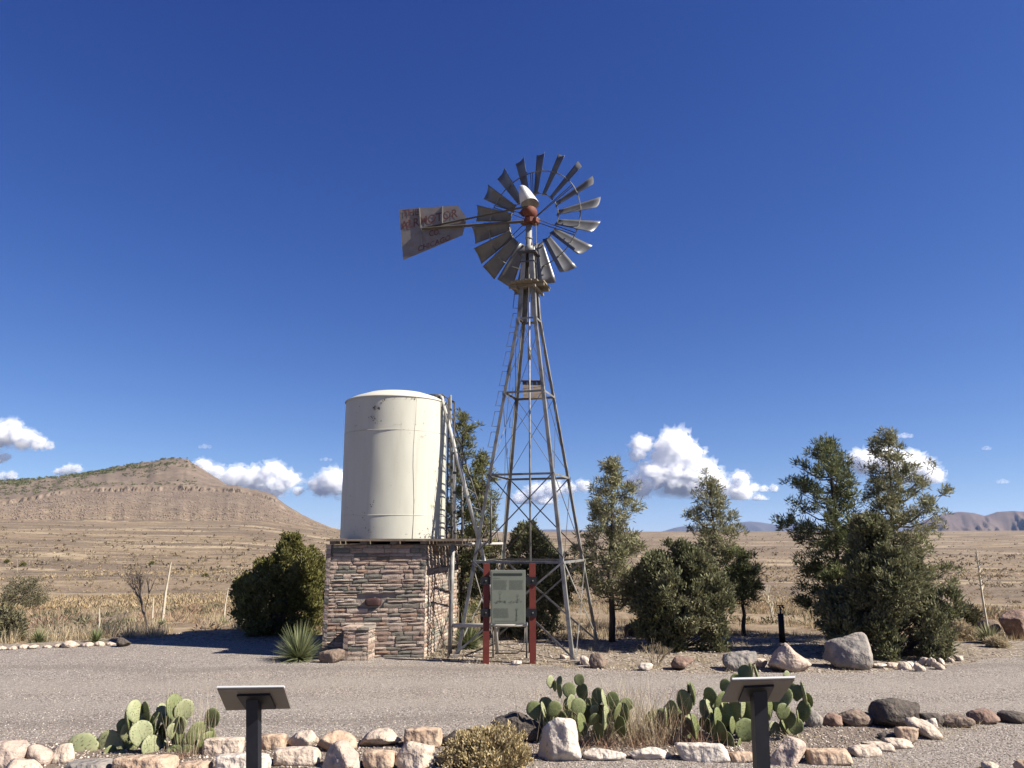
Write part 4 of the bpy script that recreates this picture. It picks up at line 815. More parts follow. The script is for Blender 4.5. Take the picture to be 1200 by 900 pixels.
# wooden platform: boards on bearers with clipped corners
zp = 5.80; plat = obj('platform_bearers', MB().bar(WC-wr*.30-wf*.16+ZU*(zp-.04), WC+wr*.30-wf*.16+ZU*(zp-.04), .04, .05).bar(WC-wr*.30+wf*.16+ZU*(zp-.042), WC+wr*.30+wf*.16+ZU*(zp-.042), .04, .05).bar(WC-wr*.16-wf*.28+ZU*(zp-.085), WC-wr*.16+wf*.28+ZU*(zp-.085), .04, .04).bar(WC+wr*.16-wf*.28+ZU*(zp-.086), WC+wr*.16+wf*.28+ZU*(zp-.086), .04, .04), 'wood_grey', wm)
for k in range(7):
    u = -.315 + k*.09; 
    if abs(u+.043) < .07: rngs = [(-.34, -.10), (.10, .34)]
    else: rngs = [(-.34, .34)]
    cl = .12 if k in (0, 6) else (.04 if k in (1, 5) else 0)
    for (a, b) in rngs:
        a = a+cl if a < -.2 else a; b = b-cl if b > .2 else b
        mb = MB(); mb.bar(WC+wr*(u+.043)+wf*a+ZU*zp, WC+wr*(u+.043)+wf*b+ZU*zp, .082, .025); obj('board', mb, 'wood_grey', plat)
# cap plates, mast pipe
mb = MB(); mb.bar(WC-wr*.155+ZU*6.36, WC+wr*.155+ZU*6.36, .28, .035); mb.bar(WC-wr*.12+ZU*6.20, WC+wr*.12+ZU*6.20, .22, .02); obj('cap_plate', mb, 'galv_dark', wm)
mb = MB(); mb.tube([WC+ZU*6.36, WC+ZU*6.50, WC+ZU*6.52, WC+ZU*6.98], [.085, .07, .052, .052], 12); mb.tube([WC+ZU*6.62, WC+ZU*6.66], .06, 12); obj('mast_pipe', mb, 'galv', wm, True)
HZ = 7.12; YAW = R(29); wb = Vector((-math.sin(YAW), -math.cos(YAW), 0))     # wheel axis, pointing to the back (camera side)
wx = Vector((math.cos(YAW), -math.sin(YAW), 0))                                # wheel plane to the right
HC = WC + ZU*HZ; wheelC = at(625.2, 257.6, 12.47)
gb = wb*-1
v, f = ICO[3]; P = v.copy(); P[:, 0] *= .118; P[:, 1] *= .15; P[:, 2] *= .125; P[:, 2] = np.where(P[:, 2] > .06, .06+(P[:, 2]-.06)*.5, P[:, 2])
def frame(P, c, X, Y, Z=ZU): return P[:, :1]*np.array(X) + P[:, 1:2]*np.array(Y) + P[:, 2:]*np.array(Z) + np.array(c)
gearc = at(621.0, 248.5, 12.16)
gear = obj('gearbox', (frame(P, gearc, wx, gb), f), 'red_iron', wm, True)
mb = MB(); mb.tube([gearc-ZU*.20, gearc-ZU*.12], .10, 12); mb.bar(gearc-ZU*.17-wx*.15, gearc-ZU*.17+wx*.14, .10, .07); mb.tube([gearc-ZU*.24+wx*.10, gearc-ZU*.13+wx*.12], .02, 6); mb.bar(gearc-ZU*.02-wx*.17, gearc+ZU*.09-wx*.05, .06, .09); obj('turntable', mb, 'red_iron', gear)
# hood: a tapering sheet-metal cover
hb, htp = at(621, 240, 12.1), at(613.5, 219, 12.0); mb = MB(); V = []; n = 14
for (t_, a_, b_) in ((0, .130, .20), (.12, .130, .20), (.45, .105, .18), (.8, .075, .15), (.95, .055, .11), (1.0, .02, .05)):
    c = hb.lerp(htp, t_) ; 
    for k in range(n): an = 2*math.pi*k/n; a_, b_ = a_*1.0, b_*1.0; V.append(tuple(c + wx*math.copysign(abs(math.cos(an))**.7, math.cos(an))*a_ + gb*math.sin(an)*b_ - ZU*(.10*(1-t_)*(-math.cos(an)*.6))))
F = [(i*n+k, i*n+(k+1) % n, (i+1)*n+(k+1) % n, (i+1)*n+k) for i in range(5) for k in range(n)]
mb.add(V, F); mb.add(V[-n:], [tuple(range(n))]); obj('hood', mb, 'hood', wm, True)
# wheel
WR = 1.19; NB = 18; beta = R(34)
wheel = obj('hub', MB().tube([gearc+gb*.10, wheelC+gb*.06], .045, 12).tube([wheelC-gb*.05, wheelC+gb*.10], .085, 12), 'galv_dark', wm, True)
def wpt(th, r, ax=0.0): return wheelC + wx*math.cos(th)*r + ZU*math.sin(th)*r + wb*ax
for (rr, ax, tr) in ((WR*.40, .0, .009), (WR*.745, .0, .010)):
    mb = MB(); mb.tube([wpt(2*math.pi*k/72, rr, ax) for k in range(73)], tr, 5, False); obj('wheel_ring', mb, 'galv', wm)
for k in range(NB):
    th = R(20*k+2); rad = wx*math.cos(th)+ZU*math.sin(th); tan = -wx*math.sin(th)+ZU*math.cos(th)
    nrm = wb*math.cos(beta) + tan*math.sin(beta); ch = tan*math.cos(beta) - wb*math.sin(beta)     # blade chord direction
    V = []; nr_, nc = 7, 7
    for side in (0, 1):
        for i in range(nr_):
            t_ = i/(nr_-1); r_ = WR*(.385 + .615*t_); w = .150*(1-t_)+.305*t_
            for j in range(nc):
                u = j/(nc-1)-.5; camber = -.13*w*(1-4*u*u)*(.7+.3*t_) ; extra_r = .05*(u+.5)*t_*WR*.7
                p = wheelC + rad*(r_+extra_r) + ch*u*w + nrm*(camber + .02) - nrm*side*.0025; V.append(tuple(p))
    q = nr_*nc; F = []
    for i in range(nr_-1):
        for j in range(nc-1):
            a = i*nc+j; F.append((a, a+1, a+1+nc, a+nc)); F.append((a+q, a+nc+q, a+1+nc+q, a+1+q))
    bd = [j for j in range(nc)] + [nc-1+nc*i for i in range(1, nr_)] + [nc*(nr_-1)+j for j in range(nc-2, -1, -1)] + [nc*i for i in range(nr_-2, 0, -1)]
    for a, b in zip(bd, bd[1:]+bd[:1]): F.append((b, a, a+q, b+q))
    o = obj('blade', (np.array(V), F), 'blade', wm, False)
    for pl in o.data.polygons: pl.use_smooth = True
    mb = MB()
    for rr in (.40, .745): mb = MB(); c = wheelC+rad*WR*rr; wch = .17 if rr < .5 else .24; mb.bar(c-ch*wch*.45-nrm*.005, c+ch*wch*.45-nrm*.005, .024, .006, nrm); obj('blade_bracket', mb, 'galv', o)
for k in range(6):
    th = R(60*k+32)
    for d_ in (-1, 1):
        mb = MB(); t0 = th; mb.tube([wpt(th+d_*.5, .07, -.04*d_+.02), wpt(th+d_*.022, WR*.745, .0)], .0075, 5); obj('spoke', mb, 'galv_dark', wm)
# tail: boom, strut, vane
tdir = Vector((-math.cos(R(9.5)), math.sin(R(9.5)), 0)); tn = Vector((-tdir.y, tdir.x, 0)); tn = tn if tn.y < 0 else -tn      # normal of the vane, to the camera
TP = WC + tn*.16
def vp(x, y, o=0.0): return on_plane(x, y, TP, tn) + tn*o
mb = MB(); mb.angle(vp(614, 259, .03), vp(494.5, 267.6, .03), ZU*-1+tn*.2, .045, .008); obj('tail_boom', mb, 'galv_dark', wm)
mb = MB(); mb.angle(vp(619, 241.5, .02), vp(546, 256.5, .02), ZU*-1+tn*.3, .028, .007); mb.angle(vp(546, 256.5, .02), vp(494.5, 267.4, .02), ZU*-1+tn*.3, .026, .007); obj('tail_strut', mb, 'galv_dark', wm)
crn = [(467.5, 245.2), (502, 243), (536.5, 240.6), (547.5, 255.8), (545, 264), (542, 275.6), (507, 290.5), (472.6, 304.8), (470, 275)]
cc_ = vp(508, 267, 0); V = [tuple(vp(x, y, .0)) for x, y in crn] + [tuple(vp(x, y, -.003)) for x, y in crn]; n = len(crn)
vane = obj('vane', (np.array(V), [tuple(range(n)), tuple(reversed(range(n, 2*n)))] + [(k, k+n, (k+1) % n+n, (k+1) % n) for k in range(n)]), 'vane', wm)
mb = MB()
for (x0, y0, x1, y1) in ((491.5, 244, 494.5, 287), (518.5, 242, 518.5, 262), (545, 256, 542.5, 270)): mb.bar(vp(x0, y0, .012), vp(x1, y1, .012), .016, .02, tn)
mb.bar(vp(545.5, 258, -.02), vp(494, 268, -.02), .02, .02, tn)
obj('vane_rib', mb, 'galv', vane)
def text(body, x0, y0, x1, y1, hpx, m, parent, planef, off=.006, shear=0.0):
    """flat lettering laid on a surface between two photo points"""
    cu = bpy.data.curves.new('lettering', 'FONT'); cu.body = body; cu.size = 1; cu.resolution_u = 2; cu.offset = .012
    to = bpy.data.objects.new('tmp', cu); COL.objects.link(to); dg = bpy.context.evaluated_depsgraph_get(); me = to.evaluated_get(dg).to_mesh()
    P = np.array([v.co[:] for v in me.vertices]); F = [tuple(p.vertices) for p in me.polygons]; to.to_mesh_clear(); bpy.data.objects.remove(to); bpy.data.curves.remove(cu)
    P[:, 0] -= P[:, 0].min(); wd = P[:, 0].max(); ht = P[:, 1].max(); a, b = planef(x0, y0, off), planef(x1, y1, off); up = planef(x0, y0-hpx, off)-a
    W_ = np.array(a) + P[:, :1]/wd*np.array(b-a) + P[:, 1:2]/ht*np.array(up)
    return obj('lettering', (W_, F), m, parent)
text('THE', 471.5, 254.0, 491, 252.0, 7.5, 'letter', vane, vp)
text('AERMOTOR', 469.5, 269.5, 536.5, 254.2, 9.8, 'letter', vane, vp)
text('CO.', 503, 277.5, 516, 274.5, 7.0, 'letter', vane, vp); 
text('CHICAGO', 490, 295.0, 528, 281.0, 6.2, 'letter', vane, vp)
mb = MB(); bo = WC + ZU*0; 
for sx, sy in LEGS: c = leg_pt(sx, sy, -.02); mb = MB(); mb.bar(c-wr*.0-ZU*.05, c+ZU*.07, .13, .13); obj('footing', mb, 'mortar', wm)

# ------------------------------------------------------------------ information sign on red posts
sg = ground(597, 778); SD = sg.y
sign = thing('sign_board', Vector((sg.x, SD, 0)), 'grey green information board bolted between two dark red posts before the windmill', 'sign')
def sp(x, y, o=0.0): p = at(x, y, SD-o); return p
for x in (569.5, 624.5):
    b_ = at(x, 778, SD); t_ = at(x+(.6 if x > 600 else -.4), 660, SD); b_.z = -.08; mb = MB(); mb.bar(b_, Vector((b_.x, SD, t_.z)), .088, .088, (0, 1, 0)); obj('post', mb, 'post_red', sign)
sy_ = SD-.055
def sf(x, y, o=0.0): return at(x, y, sy_-.02-o)
a, b, c, d = sf(575, 668), sf(616, 668), sf(616, 731.5), sf(575, 731.5)
def plate(q, t_, name, m, parent):
    n_ = Vector((0, t_, 0)); V = [tuple(p) for p in q] + [tuple(p+n_) for p in q]
    return obj(name, (np.array(V), [(0, 3, 2, 1), (4, 5, 6, 7), (0, 1, 5, 4), (1, 2, 6, 5), (2, 3, 7, 6), (3, 0, 4, 7)]), m, parent)
pan = plate((a, b, c, d), .03, 'panel', 'sign_frame', sign)
plate((sf(576.3, 669.5, .003), sf(614.8, 669.5, .003), sf(614.8, 730, .003), sf(576.3, 730, .003)), .004, 'panel_face', 'sign', pan)
for y in (680.5, 718):
    for (x0, x1) in ((563, 576), (615, 629)): mb = MB(); p_, q_ = at(x0, y, sy_), at(x1, y, sy_); bk = obj('bracket', MB().bar(p_, q_, .014, .105, (0, 0, 1)), 'black_plate', sign); c_ = at(569.5 if x0 < 600 else 624.5, y, sy_); obj('bolt', MB().tube([c_-Vector((0, .016, 0)), c_], .011, 6), 'galv', bk)
mb = MB(); rs_ = np.random.default_rng(3)
def strip(x0, y0, x1, y1, o=.0055): mb.add([tuple(sf(x0, y0, o)), tuple(sf(x0, y1, o)), tuple(sf(x1, y1, o)), tuple(sf(x1, y0, o))], [(0, 1, 2, 3)])
strip(578, 671.8, 612, 674.6); obj('title_bar', mb, 'print_dark', pan)
mb = MB()
def lines(x0, x1, y0, y1, dy):
    y = y0
    while y < y1:
        x = x0
        while x < x1-.6:
            w = rs_.uniform(.5, 2.0); strip(x, y, min(x+w, x1), y+dy*.38); x += w+.35
        y += dy
lines(578, 586, 677, 678, .9); lines(578, 594, 680, 691, 1.15); lines(597, 613, 680, 691, 1.15); lines(578, 596, 713, 724, 1.15); lines(580, 606, 727.5, 728.5, 1)
def sketch(cx, cy, s):
    for k in range(10): a = 2*math.pi*k/10; strip(cx+s*.9*math.cos(a)-.15, cy+s*.9*math.sin(a)-.35, cx+s*.9*math.cos(a)+.2, cy+s*.9*math.sin(a)+.35)
    strip(cx-.2, cy, cx+.15, cy+s*5); strip(cx-s*.8, cy+s*5, cx+s*.8, cy+s*5.4); strip(cx-s*.5, cy+s*3, cx+s*.5, cy+s*3.3)
sketch(586, 695, 1.9); sketch(606.5, 698, 1.5); sketch(605.5, 714, 1.4)
for k in range(60): x = rs_.uniform(579, 612); y = 705.5+rs_.normal()*.8 - 2.2*math.exp(-((x-607)/3.5)**2) - 1.5*math.exp(-((x-586)/3.5)**2); strip(x, y, x+rs_.uniform(.4, 1.6), y+.45)
for k in range(14): y = 714+k; w = .25+.09*k; strip(605.5-w*rs_.uniform(.7, 1.1), y, 605.5+w*rs_.uniform(.6, 1), y+.5)
obj('print', mb, 'print', pan)

# ------------------------------------------------------------------ exhibit stands seen from behind
def stand(top, bot, post_top, post_bot, Dp, label, halfw, inner):
    """top/bot: photo ends of the near upper edge and far lower edge; Dp distance of the post"""
    T = thing('exhibit_stand', at(post_bot[0], 960, Dp).xy.to_3d(), label, 'display stand', 'exhibit stands in the foreground bed')
    A, B = at(*top[0], Dp-.10), at(*top[1], Dp-.10); C_, D_ = at(*bot[1], Dp+.13), at(*bot[0], Dp+.13)
    n_ = (B-A).cross(C_-B).normalized(); n_ = n_ if n_.z > 0 else -n_
    V = [tuple(p) for p in (A, B, C_, D_)] + [tuple(p+n_*.014) for p in (A, B, C_, D_)]
    pn = obj('panel', (np.array(V), [(0, 3, 2, 1), (4, 5, 6, 7), (0, 1, 5, 4), (1, 2, 6, 5), (2, 3, 7, 6), (3, 0, 4, 7)]), 'panel_back', T)
    V = []; 
    for p, q in ((A, B), (B, C_), (C_, D_), (D_, A)): pass
    mb = MB(); ins = (C_+D_-A-B).normalized()
    mb.bar(A-ins*.003+n_*.008, B-ins*.003+n_*.008, .022, .008, n_); obj('panel_edge', mb, 'panel_edge', pn)
    o_ = A-n_*.012; ex, ey = (B-A), (D_-A); q = [o_+ex*u+ey*w_ for u, w_ in inner]
    V = [tuple(p) for p in q] + [tuple(p+n_*.010) for p in q]; obj('mounting_plate', (np.array(V), [(0, 3, 2, 1), (4, 5, 6, 7), (0, 1, 5, 4), (1, 2, 6, 5), (2, 3, 7, 6), (3, 0, 4, 7)]), 'black_plate', T)
    pt = at(post_top[0], post_top[1], Dp+.02); pb_ = at(post_bot[0], post_bot[1], Dp+.02); dr = (pb_-pt).normalized(); ptop = pt-dr*.03; ft = pb_ + dr*((pb_.z+.05)/-dr.z)
    mb = MB(); mb.bar(ft, ptop, halfw*2, halfw*2, (0, 1, 0)); obj('post', mb, 'black', T)
    return T
stand([(254.5, 808), (333, 807)], [(265, 832.5), (340.5, 830.5)], (297.5, 822), (297.5, 899), 4.3, 'exhibit panel on black post at lower left, seen from behind, beside the left cactus', .031, [(.27, .22), (.77, .20), (.80, .86), (.33, .88)])
stand([(858, 798.5), (931.5, 796.5)], [(846, 823), (913, 822.5)], (889, 816), (892.5, 899), 4.0, 'exhibit panel on tilting black post at lower right, seen from behind before the right cactus', .033, [(.22, .20), (.70, .18), (.73, .86), (.25, .88)])

# ------------------------------------------------------------------ spigot post
g = ground(917, 753); T = thing('water_spigot', g, 'black post with a small tap on top beyond the boulders', 'water tap')
mb = MB(); zt = at(917, 719, g.y).z; mb.tube([g-ZU*.03, Vector((g.x, g.y, zt))], .048, 10); obj('post', mb, 'black_plate', T, True)
mb = MB(); h0 = Vector((g.x, g.y, zt)); mb.tube([h0, h0+ZU*.10, h0+ZU*.115+Vector((.03, 0, 0)), h0+ZU*.085+Vector((.065, 0, 0))], .016, 8); mb.bar(h0+ZU*.13-Vector((.05, 0, 0)), h0+ZU*.13+Vector((.06, 0, 0)), .016, .016); mb.tube([h0+ZU*.09-Vector((.02, 0, 0)), h0+ZU*.135-Vector((.0, 0, 0))], .01, 6); obj('tap', mb, 'rock_dark', T, True)
# ------------------------------------------------------------------ trees
def ground2(x, y):
    r = ray(x, y); Ds = np.geomspace(6, 3000, 900)
    for _ in range(2):
        t = Ds/r.y; zr = EYE + r.z*t; zt_ = terrain_z(r.x*t, Ds); hit = np.nonzero(zr <= zt_)[0]
        if not len(hit): return Vector((r.x*t[-1], Ds[-1], 0))
        k = max(hit[0], 1); Ds = np.linspace(Ds[k-1], Ds[k], 40)
    k = min(k, 39); D = float(Ds[k]); return Vector((r.x*D/r.y, D, tz(r.x*D/r.y, D)))
pine(541, 745, (543, 480), [(480, 539, 548), (492, 534, 553), (512, 530, 557), (535, 526, 560), (560, 522, 566), (600, 520, 572), (640, 522, 575), (690, 530, 575), (715, 545, 565)], 'tall pine rising directly behind the water tank and its standpipes', 'pine', 1, 70, 20, D=15.2)
pine(567, 745, (565, 526), [(526, 561, 569), (545, 554, 576), (570, 551, 584), (600, 548, 586), (640, 545, 588), (690, 548, 580), (705, 555, 572)], 'shorter pine between the tank and the windmill tower', 'pine', 2, 50, 20, D=14.6)
pine(717, 753, (717, 533), [(533, 710, 721), (545, 702, 728), (560, 694, 745), (583, 682, 757), (600, 692, 750), (612, 686, 735), (630, 672, 752), (650, 668, 766), (672, 676, 768), (690, 690, 762), (704, 705, 745)], 'pine with one dark bare lower trunk standing right of the windmill', 'pine_light', 3, 64, 18, D=13.35, dens=1.0)
pine(842, 748, (833, 556), [(556, 829, 838), (570, 821, 846), (590, 804, 856), (608, 803, 866), (625, 803, 870), (640, 812, 868), (665, 822, 868), (690, 830, 865)], 'pale topped pine rising behind the dark green juniper', 'pine_light', 4, 52, 17, D=14.9)
pine(872, 748, (868, 640), [(640, 864, 872), (652, 858, 890), (665, 850, 897), (682, 850, 888), (705, 852, 884)], 'low dark pine at the right edge of the dark green juniper', 'pine_dark', 5, 26, 20, D=14.4, trunk_r=.04)
pine(988, 760, (972, 509), [(509, 966, 980), (522, 950, 990), (535, 936, 998), (550, 928, 1004), (575, 930, 998), (590, 934, 992), (600, 914, 1000), (612, 918, 1004), (630, 936, 1008), (655, 938, 1012), (678, 924, 1005), (700, 928, 1000), (715, 950, 990)], 'tall dark pine at the left of the right hand group, one limb reaching left', 'pine_dark', 6, 84, 20, D=13.1, dens=.88)
pine(1052, 758, (1040, 501), [(501, 1035, 1046), (515, 1026, 1054), (530, 1022, 1066), (548, 1022, 1088), (565, 1020, 1108), (585, 1018, 1112), (600, 1012, 1098), (620, 1012, 1088), (645, 1018, 1100), (670, 1020, 1106), (700, 1030, 1100)], 'tallest airy pine at the right of the right hand group', 'pine_light', 7, 84, 18, D=13.6, dens=.88)
juniper(326, 757, [(632, 337, 344), (641, 325, 352), (655, 306, 366), (672, 288, 376), (690, 274, 381), (712, 268, 382), (730, 278, 380), (745, 300, 376), (754, 320, 360)], 'dense rounded dark juniper left of the stone base', 'juniper', 31, 1700, 34, D=14.6)
juniper(622, 756, [(618, 612, 622), (632, 596, 634), (645, 588, 660), (662, 584, 672), (685, 582, 674), (712, 578, 674), (740, 576, 664), (754, 588, 655)], 'dark juniper showing through the legs of the windmill tower', 'juniper_g', 32, 1150, 30, D=14.1)
juniper(798, 762, [(640, 789, 801), (650, 770, 822), (666, 756, 846), (685, 744, 858), (705, 738, 863), (728, 742, 862), (748, 756, 858), (760, 772, 848)], 'wide grey green juniper between the single trunk pine and the tap post', 'juniper_g', 33, 1750, 32, D=12.6)
juniper(1045, 776, [(610, 1018, 1026), (625, 1012, 1040), (650, 1000, 1066), (672, 990, 1090), (695, 980, 1118), (712, 976, 1126), (732, 972, 1120), (752, 980, 1116), (768, 992, 1112), (774, 1005, 1100)], 'largest spreading juniper standing in front of the two right hand pines', 'juniper_g', 34, 2300, 32, D=11.9)

# ------------------------------------------------------------------ rosettes, shrubs, stalks
def blades(C, Dr, ln, wd, sag, rng, seg=3):
    n = len(C); sd = unit(np.cross(Dr, np.array([0, 0, 1.0])+rng.normal(size=(n, 3))*.3)); V = []
    ln = np.broadcast_to(ln, (n,))[:, None]; wd = np.broadcast_to(wd, (n,))[:, None]; sag = np.broadcast_to(sag, (n,))[:, None]
    for k in range(seg+1):
        t = k/seg; p = C + Dr*ln*t; p = p.copy(); p[:, 2:] -= sag*ln*t*t; w = wd*(1-.92*t)
        V += [p-sd*w/2, p+sd*w/2]
    V = np.stack(V, 1); m = 2*(seg+1); F = []
    b = (np.arange(n)*m)[:, None]
    for k in range(seg): F.append(b + np.array([2*k, 2*k+1, 2*k+3, 2*k+2])[None])
    return V.reshape(-1, 3), np.concatenate(F)
def rosette(x, y, wpx, hpx, label, name='sotol', n=420, m='sotol', seed=1, D=None, w=.014, cat='plant', group=None, lo=-.1):
    rng = np.random.default_rng(seed); g = ground2(x, y) if D is None else Vector((at(x, y, D).x, D, tz(at(x, y, D).x, D)))
    r = wpx*mpp(g.y)/2; h = hpx*mpp(g.y); d = unit(rng.normal(size=(n, 3))); d[:, 2] = np.abs(d[:, 2])*1.1+lo; d = unit(d)
    L_ = 1/np.sqrt((d[:, 0]**2+d[:, 1]**2)/r**2 + d[:, 2]**2/h**2)*rng.uniform(.8, 1.05, n)
    C = np.array(g)+np.array([0, 0, .03]) + d*.03
    V, F = blades(C, d, L_, w*rng.uniform(.7, 1.2, n), rng.uniform(0, .18, n)*(1-d[:, 2]), rng); return tag(obj(name, (V, F), m, origin=g), label, cat, group)
SG = 'sotol and yucca clumps'
rosette(350, 777, 62, 44, 'big grey green sotol clump against the left front corner of the stone base', seed=1, n=620, D=11.35, group=SG)
rosette(548, 764, 44, 56, 'tall sotol clump in shade between the stone base and the windmill leg', seed=2, n=600, D=12.6, group=SG)
rosette(45, 754, 30, 15, 'low green yucca clump near the road edge at far left', seed=3, n=240, group=SG)
rosette(112, 754, 24, 16, 'pale yucca clump with a short stalk beyond the edging stones', seed=4, n=220, group=SG)
rosette(189, 735, 16, 10, 'small yucca at the foot of the long leaning stalk', seed=5, n=120, group=SG, w=.02)
rosette(200, 712, 12, 13, 'small dark green yucca behind the long leaning stalk', seed=6, n=120, group=SG, w=.03, lo=.2)
rosette(262, 732, 12, 9, 'small yucca left of the rounded juniper', seed=7, n=100, group=SG, w=.02)
rosette(1160, 756, 38, 24, 'blue green agave clump with a bent stalk at far right', 'agave', seed=8, n=260, w=.035, group=SG, m='pine_light')
def stalk(x0, y0, x1, y1, label, r=.014, D=None, tufts=0, seed=1, group='bleached flower stalks'):
    g = ground2(x0, y0) if D is None else Vector((at(x0, y0, D).x, D, tz(at(x0, y0, D).x, D))); t_ = at(x1, y1, g.y); rng = random.Random(seed); mb = MB()
    md = g.lerp(t_, .5) + Vector((rng.uniform(-.03, .03), 0, 0)); mb.tube([g-ZU*.03, md, t_], [r, r*.8, r*.4], 6)
    for k in range(tufts):
        s_ = .55 + .42*k/tufts; p = g.lerp(t_, s_); a = rng.uniform(0, 6.28); ln = .10*(1.15-s_)*1.9*rng.uniform(.6, 1); mb.tube([p, p+Vector((math.cos(a)*ln, math.sin(a)*ln, ln*.9))], [r*.4, r*.25], 4)
    return tag(obj('flower_stalk', mb, 'stalk', origin=g), label, 'stalk', group)
stalk(190, 731, 200.5, 659, 'long pale stalk leaning right, tallest on the left plain', .03, seed=1)
stalk(113.5, 745, 116.5, 713, 'short pale stalk rising from the pale yucca clump', .016, seed=2)
stalk(262, 730, 267.5, 689, 'pale stalk just left of the rounded juniper', .022, seed=3)
stalk(178, 735, 180, 700, 'short pale stalk beside the bare dead tree', .02, seed=9)
stalk(1160, 752, 1144, 643, 'long bleached agave stalk bending left over the plain at far right', .021, tufts=26, seed=4)
for i, (x, yb, yt) in enumerate([(20, 676, 655), (33, 652, 643), (100, 650, 642), (107, 651, 643)]): stalk(x, yb, x+.4, yt, ['distant pale stalk by the grey green bush', 'tiny distant stalk, leftmost far away on the plain', 'tiny distant stalk, left one of the far pair', 'tiny distant stalk, right one of the far pair'][i], .035 if i else .03, seed=20+i)
def bare(x, y, wpx, hpx, label, name='bare_shrub', m='twig', n=7, seed=1, D=None, r=.014, depth=4, cat='shrub', spread=.55, up=.0):
    g = ground2(x, y) if D is None else Vector((at(x, y, D).x, D, tz(at(x, y, D).x, D))); rng = random.Random(seed); mb = MB(); H = hpx*mpp(g.y); Wd = wpx*mpp(g.y)
    def grow(p, d, l, rr, k):
        q = p + d*l; q2 = p + d*l*.5 + Vector((rng.uniform(-.06, .06), rng.uniform(-.06, .06), 0))*l; mb.tube([p, q2, q], [rr, rr*.85, rr*.65], 4, False)
        if k > 0:
            for _ in range(rng.choice((2, 2, 3))):
                dd = (d + Vector((rng.uniform(-1, 1)*spread, rng.uniform(-1, 1)*spread, rng.uniform(-.15, .5)+up))).normalized(); grow(p.lerp(q, rng.uniform(.6, 1)), dd, l*rng.uniform(.6, .85), rr*.6, k-1)
    for k in range(n):
        a = rng.uniform(0, 6.28); s_ = rng.uniform(0, 1)*Wd/H*.8; d = Vector((math.cos(a)*s_, math.sin(a)*s_, 1)).normalized(); grow(g+Vector((math.cos(a)*.03, math.sin(a)*.03, -.03)), d, H*.36*rng.uniform(.8, 1.1), r, depth)
    return tag(obj(name, mb, m, origin=g), label, cat)
bare(174, 742, 20, 70, 'bare grey dead tree with forked top on the left plain', 'dead_tree', 'twig', 2, 5, r=.020, depth=6, cat='tree', spread=.42)
bare(142, 733, 30, 20, 'low bare brown shrub left of the dead tree', n=6, seed=6)
bare(25, 748, 22, 26, 'bare twiggy shrub by the olive bush at far left', n=6, seed=7, r=.012)
bare(906, 722, 16, 42, 'bleached bare twigs standing behind the tap post', m='stalk', n=3, seed=8, r=.016, spread=.5)
bare(588, 752, 16, 78, 'pale dead stems standing behind the windmill legs', m='stalk', n=5, seed=9, r=.022, D=14.0, spread=.3)
bare(768, 786, 26, 34, 'weedy yellow green shrub at the far road edge right of the windmill', m='straw', n=9, seed=10, r=.006, D=10.8)
bare(1003, 784, 14, 20, 'thin weedy stems in front of the largest boulder', m='straw', n=7, seed=11, r=.005, D=10.6)
bare(1015, 735, 20, 22, 'bare twigs behind the largest boulder', n=5, seed=12)
def shrub(x, y, wpx, hpx, label, m='scrub', n=160, k=26, seed=1, D=None, ln=.07, wd=.022, fuzz=.07, twigs=True, group=None, up=.5, name='shrub', dome=.0):
    rng = np.random.default_rng(seed); g = ground2(x, y) if D is None else Vector((at(x, y, D).x, D, tz(at(x, y, D).x, D)))
    sc = mpp(g.y); W_, H_ = wpx*sc/2, hpx*sc; d = unit(rng.normal(size=(n, 3))); d[:, 2] = np.abs(d[:, 2]); rr = (rng.random(n)**.35)*(.9+.25*fbm(d*2.2+seed, 2, seed))
    C = np.array(g) + d*rr[:, None]*np.array([W_-fuzz*.5, (W_-fuzz*.5)*.8, H_-fuzz]) + np.array([0, 0, .02])
    V, F = clumps(C, k, fuzz, ln, wd, rng, up, d*.6); T = thing(name, g, label, 'shrub', group)
    if twigs:
        mb = MB()
        for q in range(0, n, 3): mb.tube([g+Vector((0, 0, -.02)), Vector(((g.x+C[q, 0])/2, (g.y+C[q, 1])/2, g.z+(C[q, 2]-g.z)*.4)), Vector(C[q])], [.009, .006, .003], 3, False)
        obj('twigs', mb, 'twig', T)
    obj('foliage', (V, F), m, T); return T
shrub(24, 716, 66, 42, 'wide grey green bush at the left edge of the plain', 'scrub', 300, 26, 1, ln=.12, wd=.03, fuzz=.14)
shrub(2, 752, 50, 44, 'olive brown bush cut by the left frame edge', 'scrub', 200, 26, 2, ln=.08, wd=.022, fuzz=.09)
shrub(572, 906, 118, 44, 'straw yellow mounded shrub in the foreground bed before the dark boulder', 'rabbit', 950, 20, 3, D=6.28, ln=.026, wd=.011, fuzz=.026, up=.9)
shrub(1128, 750, 34, 22, 'round tan bush left of the agave clump', 'straw', 120, 26, 4, ln=.07, wd=.012, fuzz=.06)
shrub(1170, 760, 24, 14, 'small round tan bush right of the agave clump', 'straw', 80, 24, 5, ln=.06, wd=.012, fuzz=.05)
shrub(1130, 738, 40, 34, 'olive bush right behind the largest juniper', 'scrub', 200, 26, 6, ln=.08, wd=.02, fuzz=.08)
shrub(1093, 776, 30, 26, 'small dark green sprig at the right foot of the largest juniper', 'juniper_g', 110, 28, 7, D=11.4, ln=.05, wd=.02, fuzz=.05)
shrub(745, 741, 14, 10, 'small dark bush beside the lava stone', 'scrub', 50, 20, 8)
shrub(27, 664, 8, 6, 'small dark round shrub far off at left', 'juniper', 30, 20, 9, ln=.3, wd=.12, fuzz=.25, twigs=False)
shrub(8, 660, 6, 6, 'tiny dark shrub leftmost in the distance', 'juniper', 30, 20, 10, ln=.3, wd=.12, fuzz=.25, twigs=False)
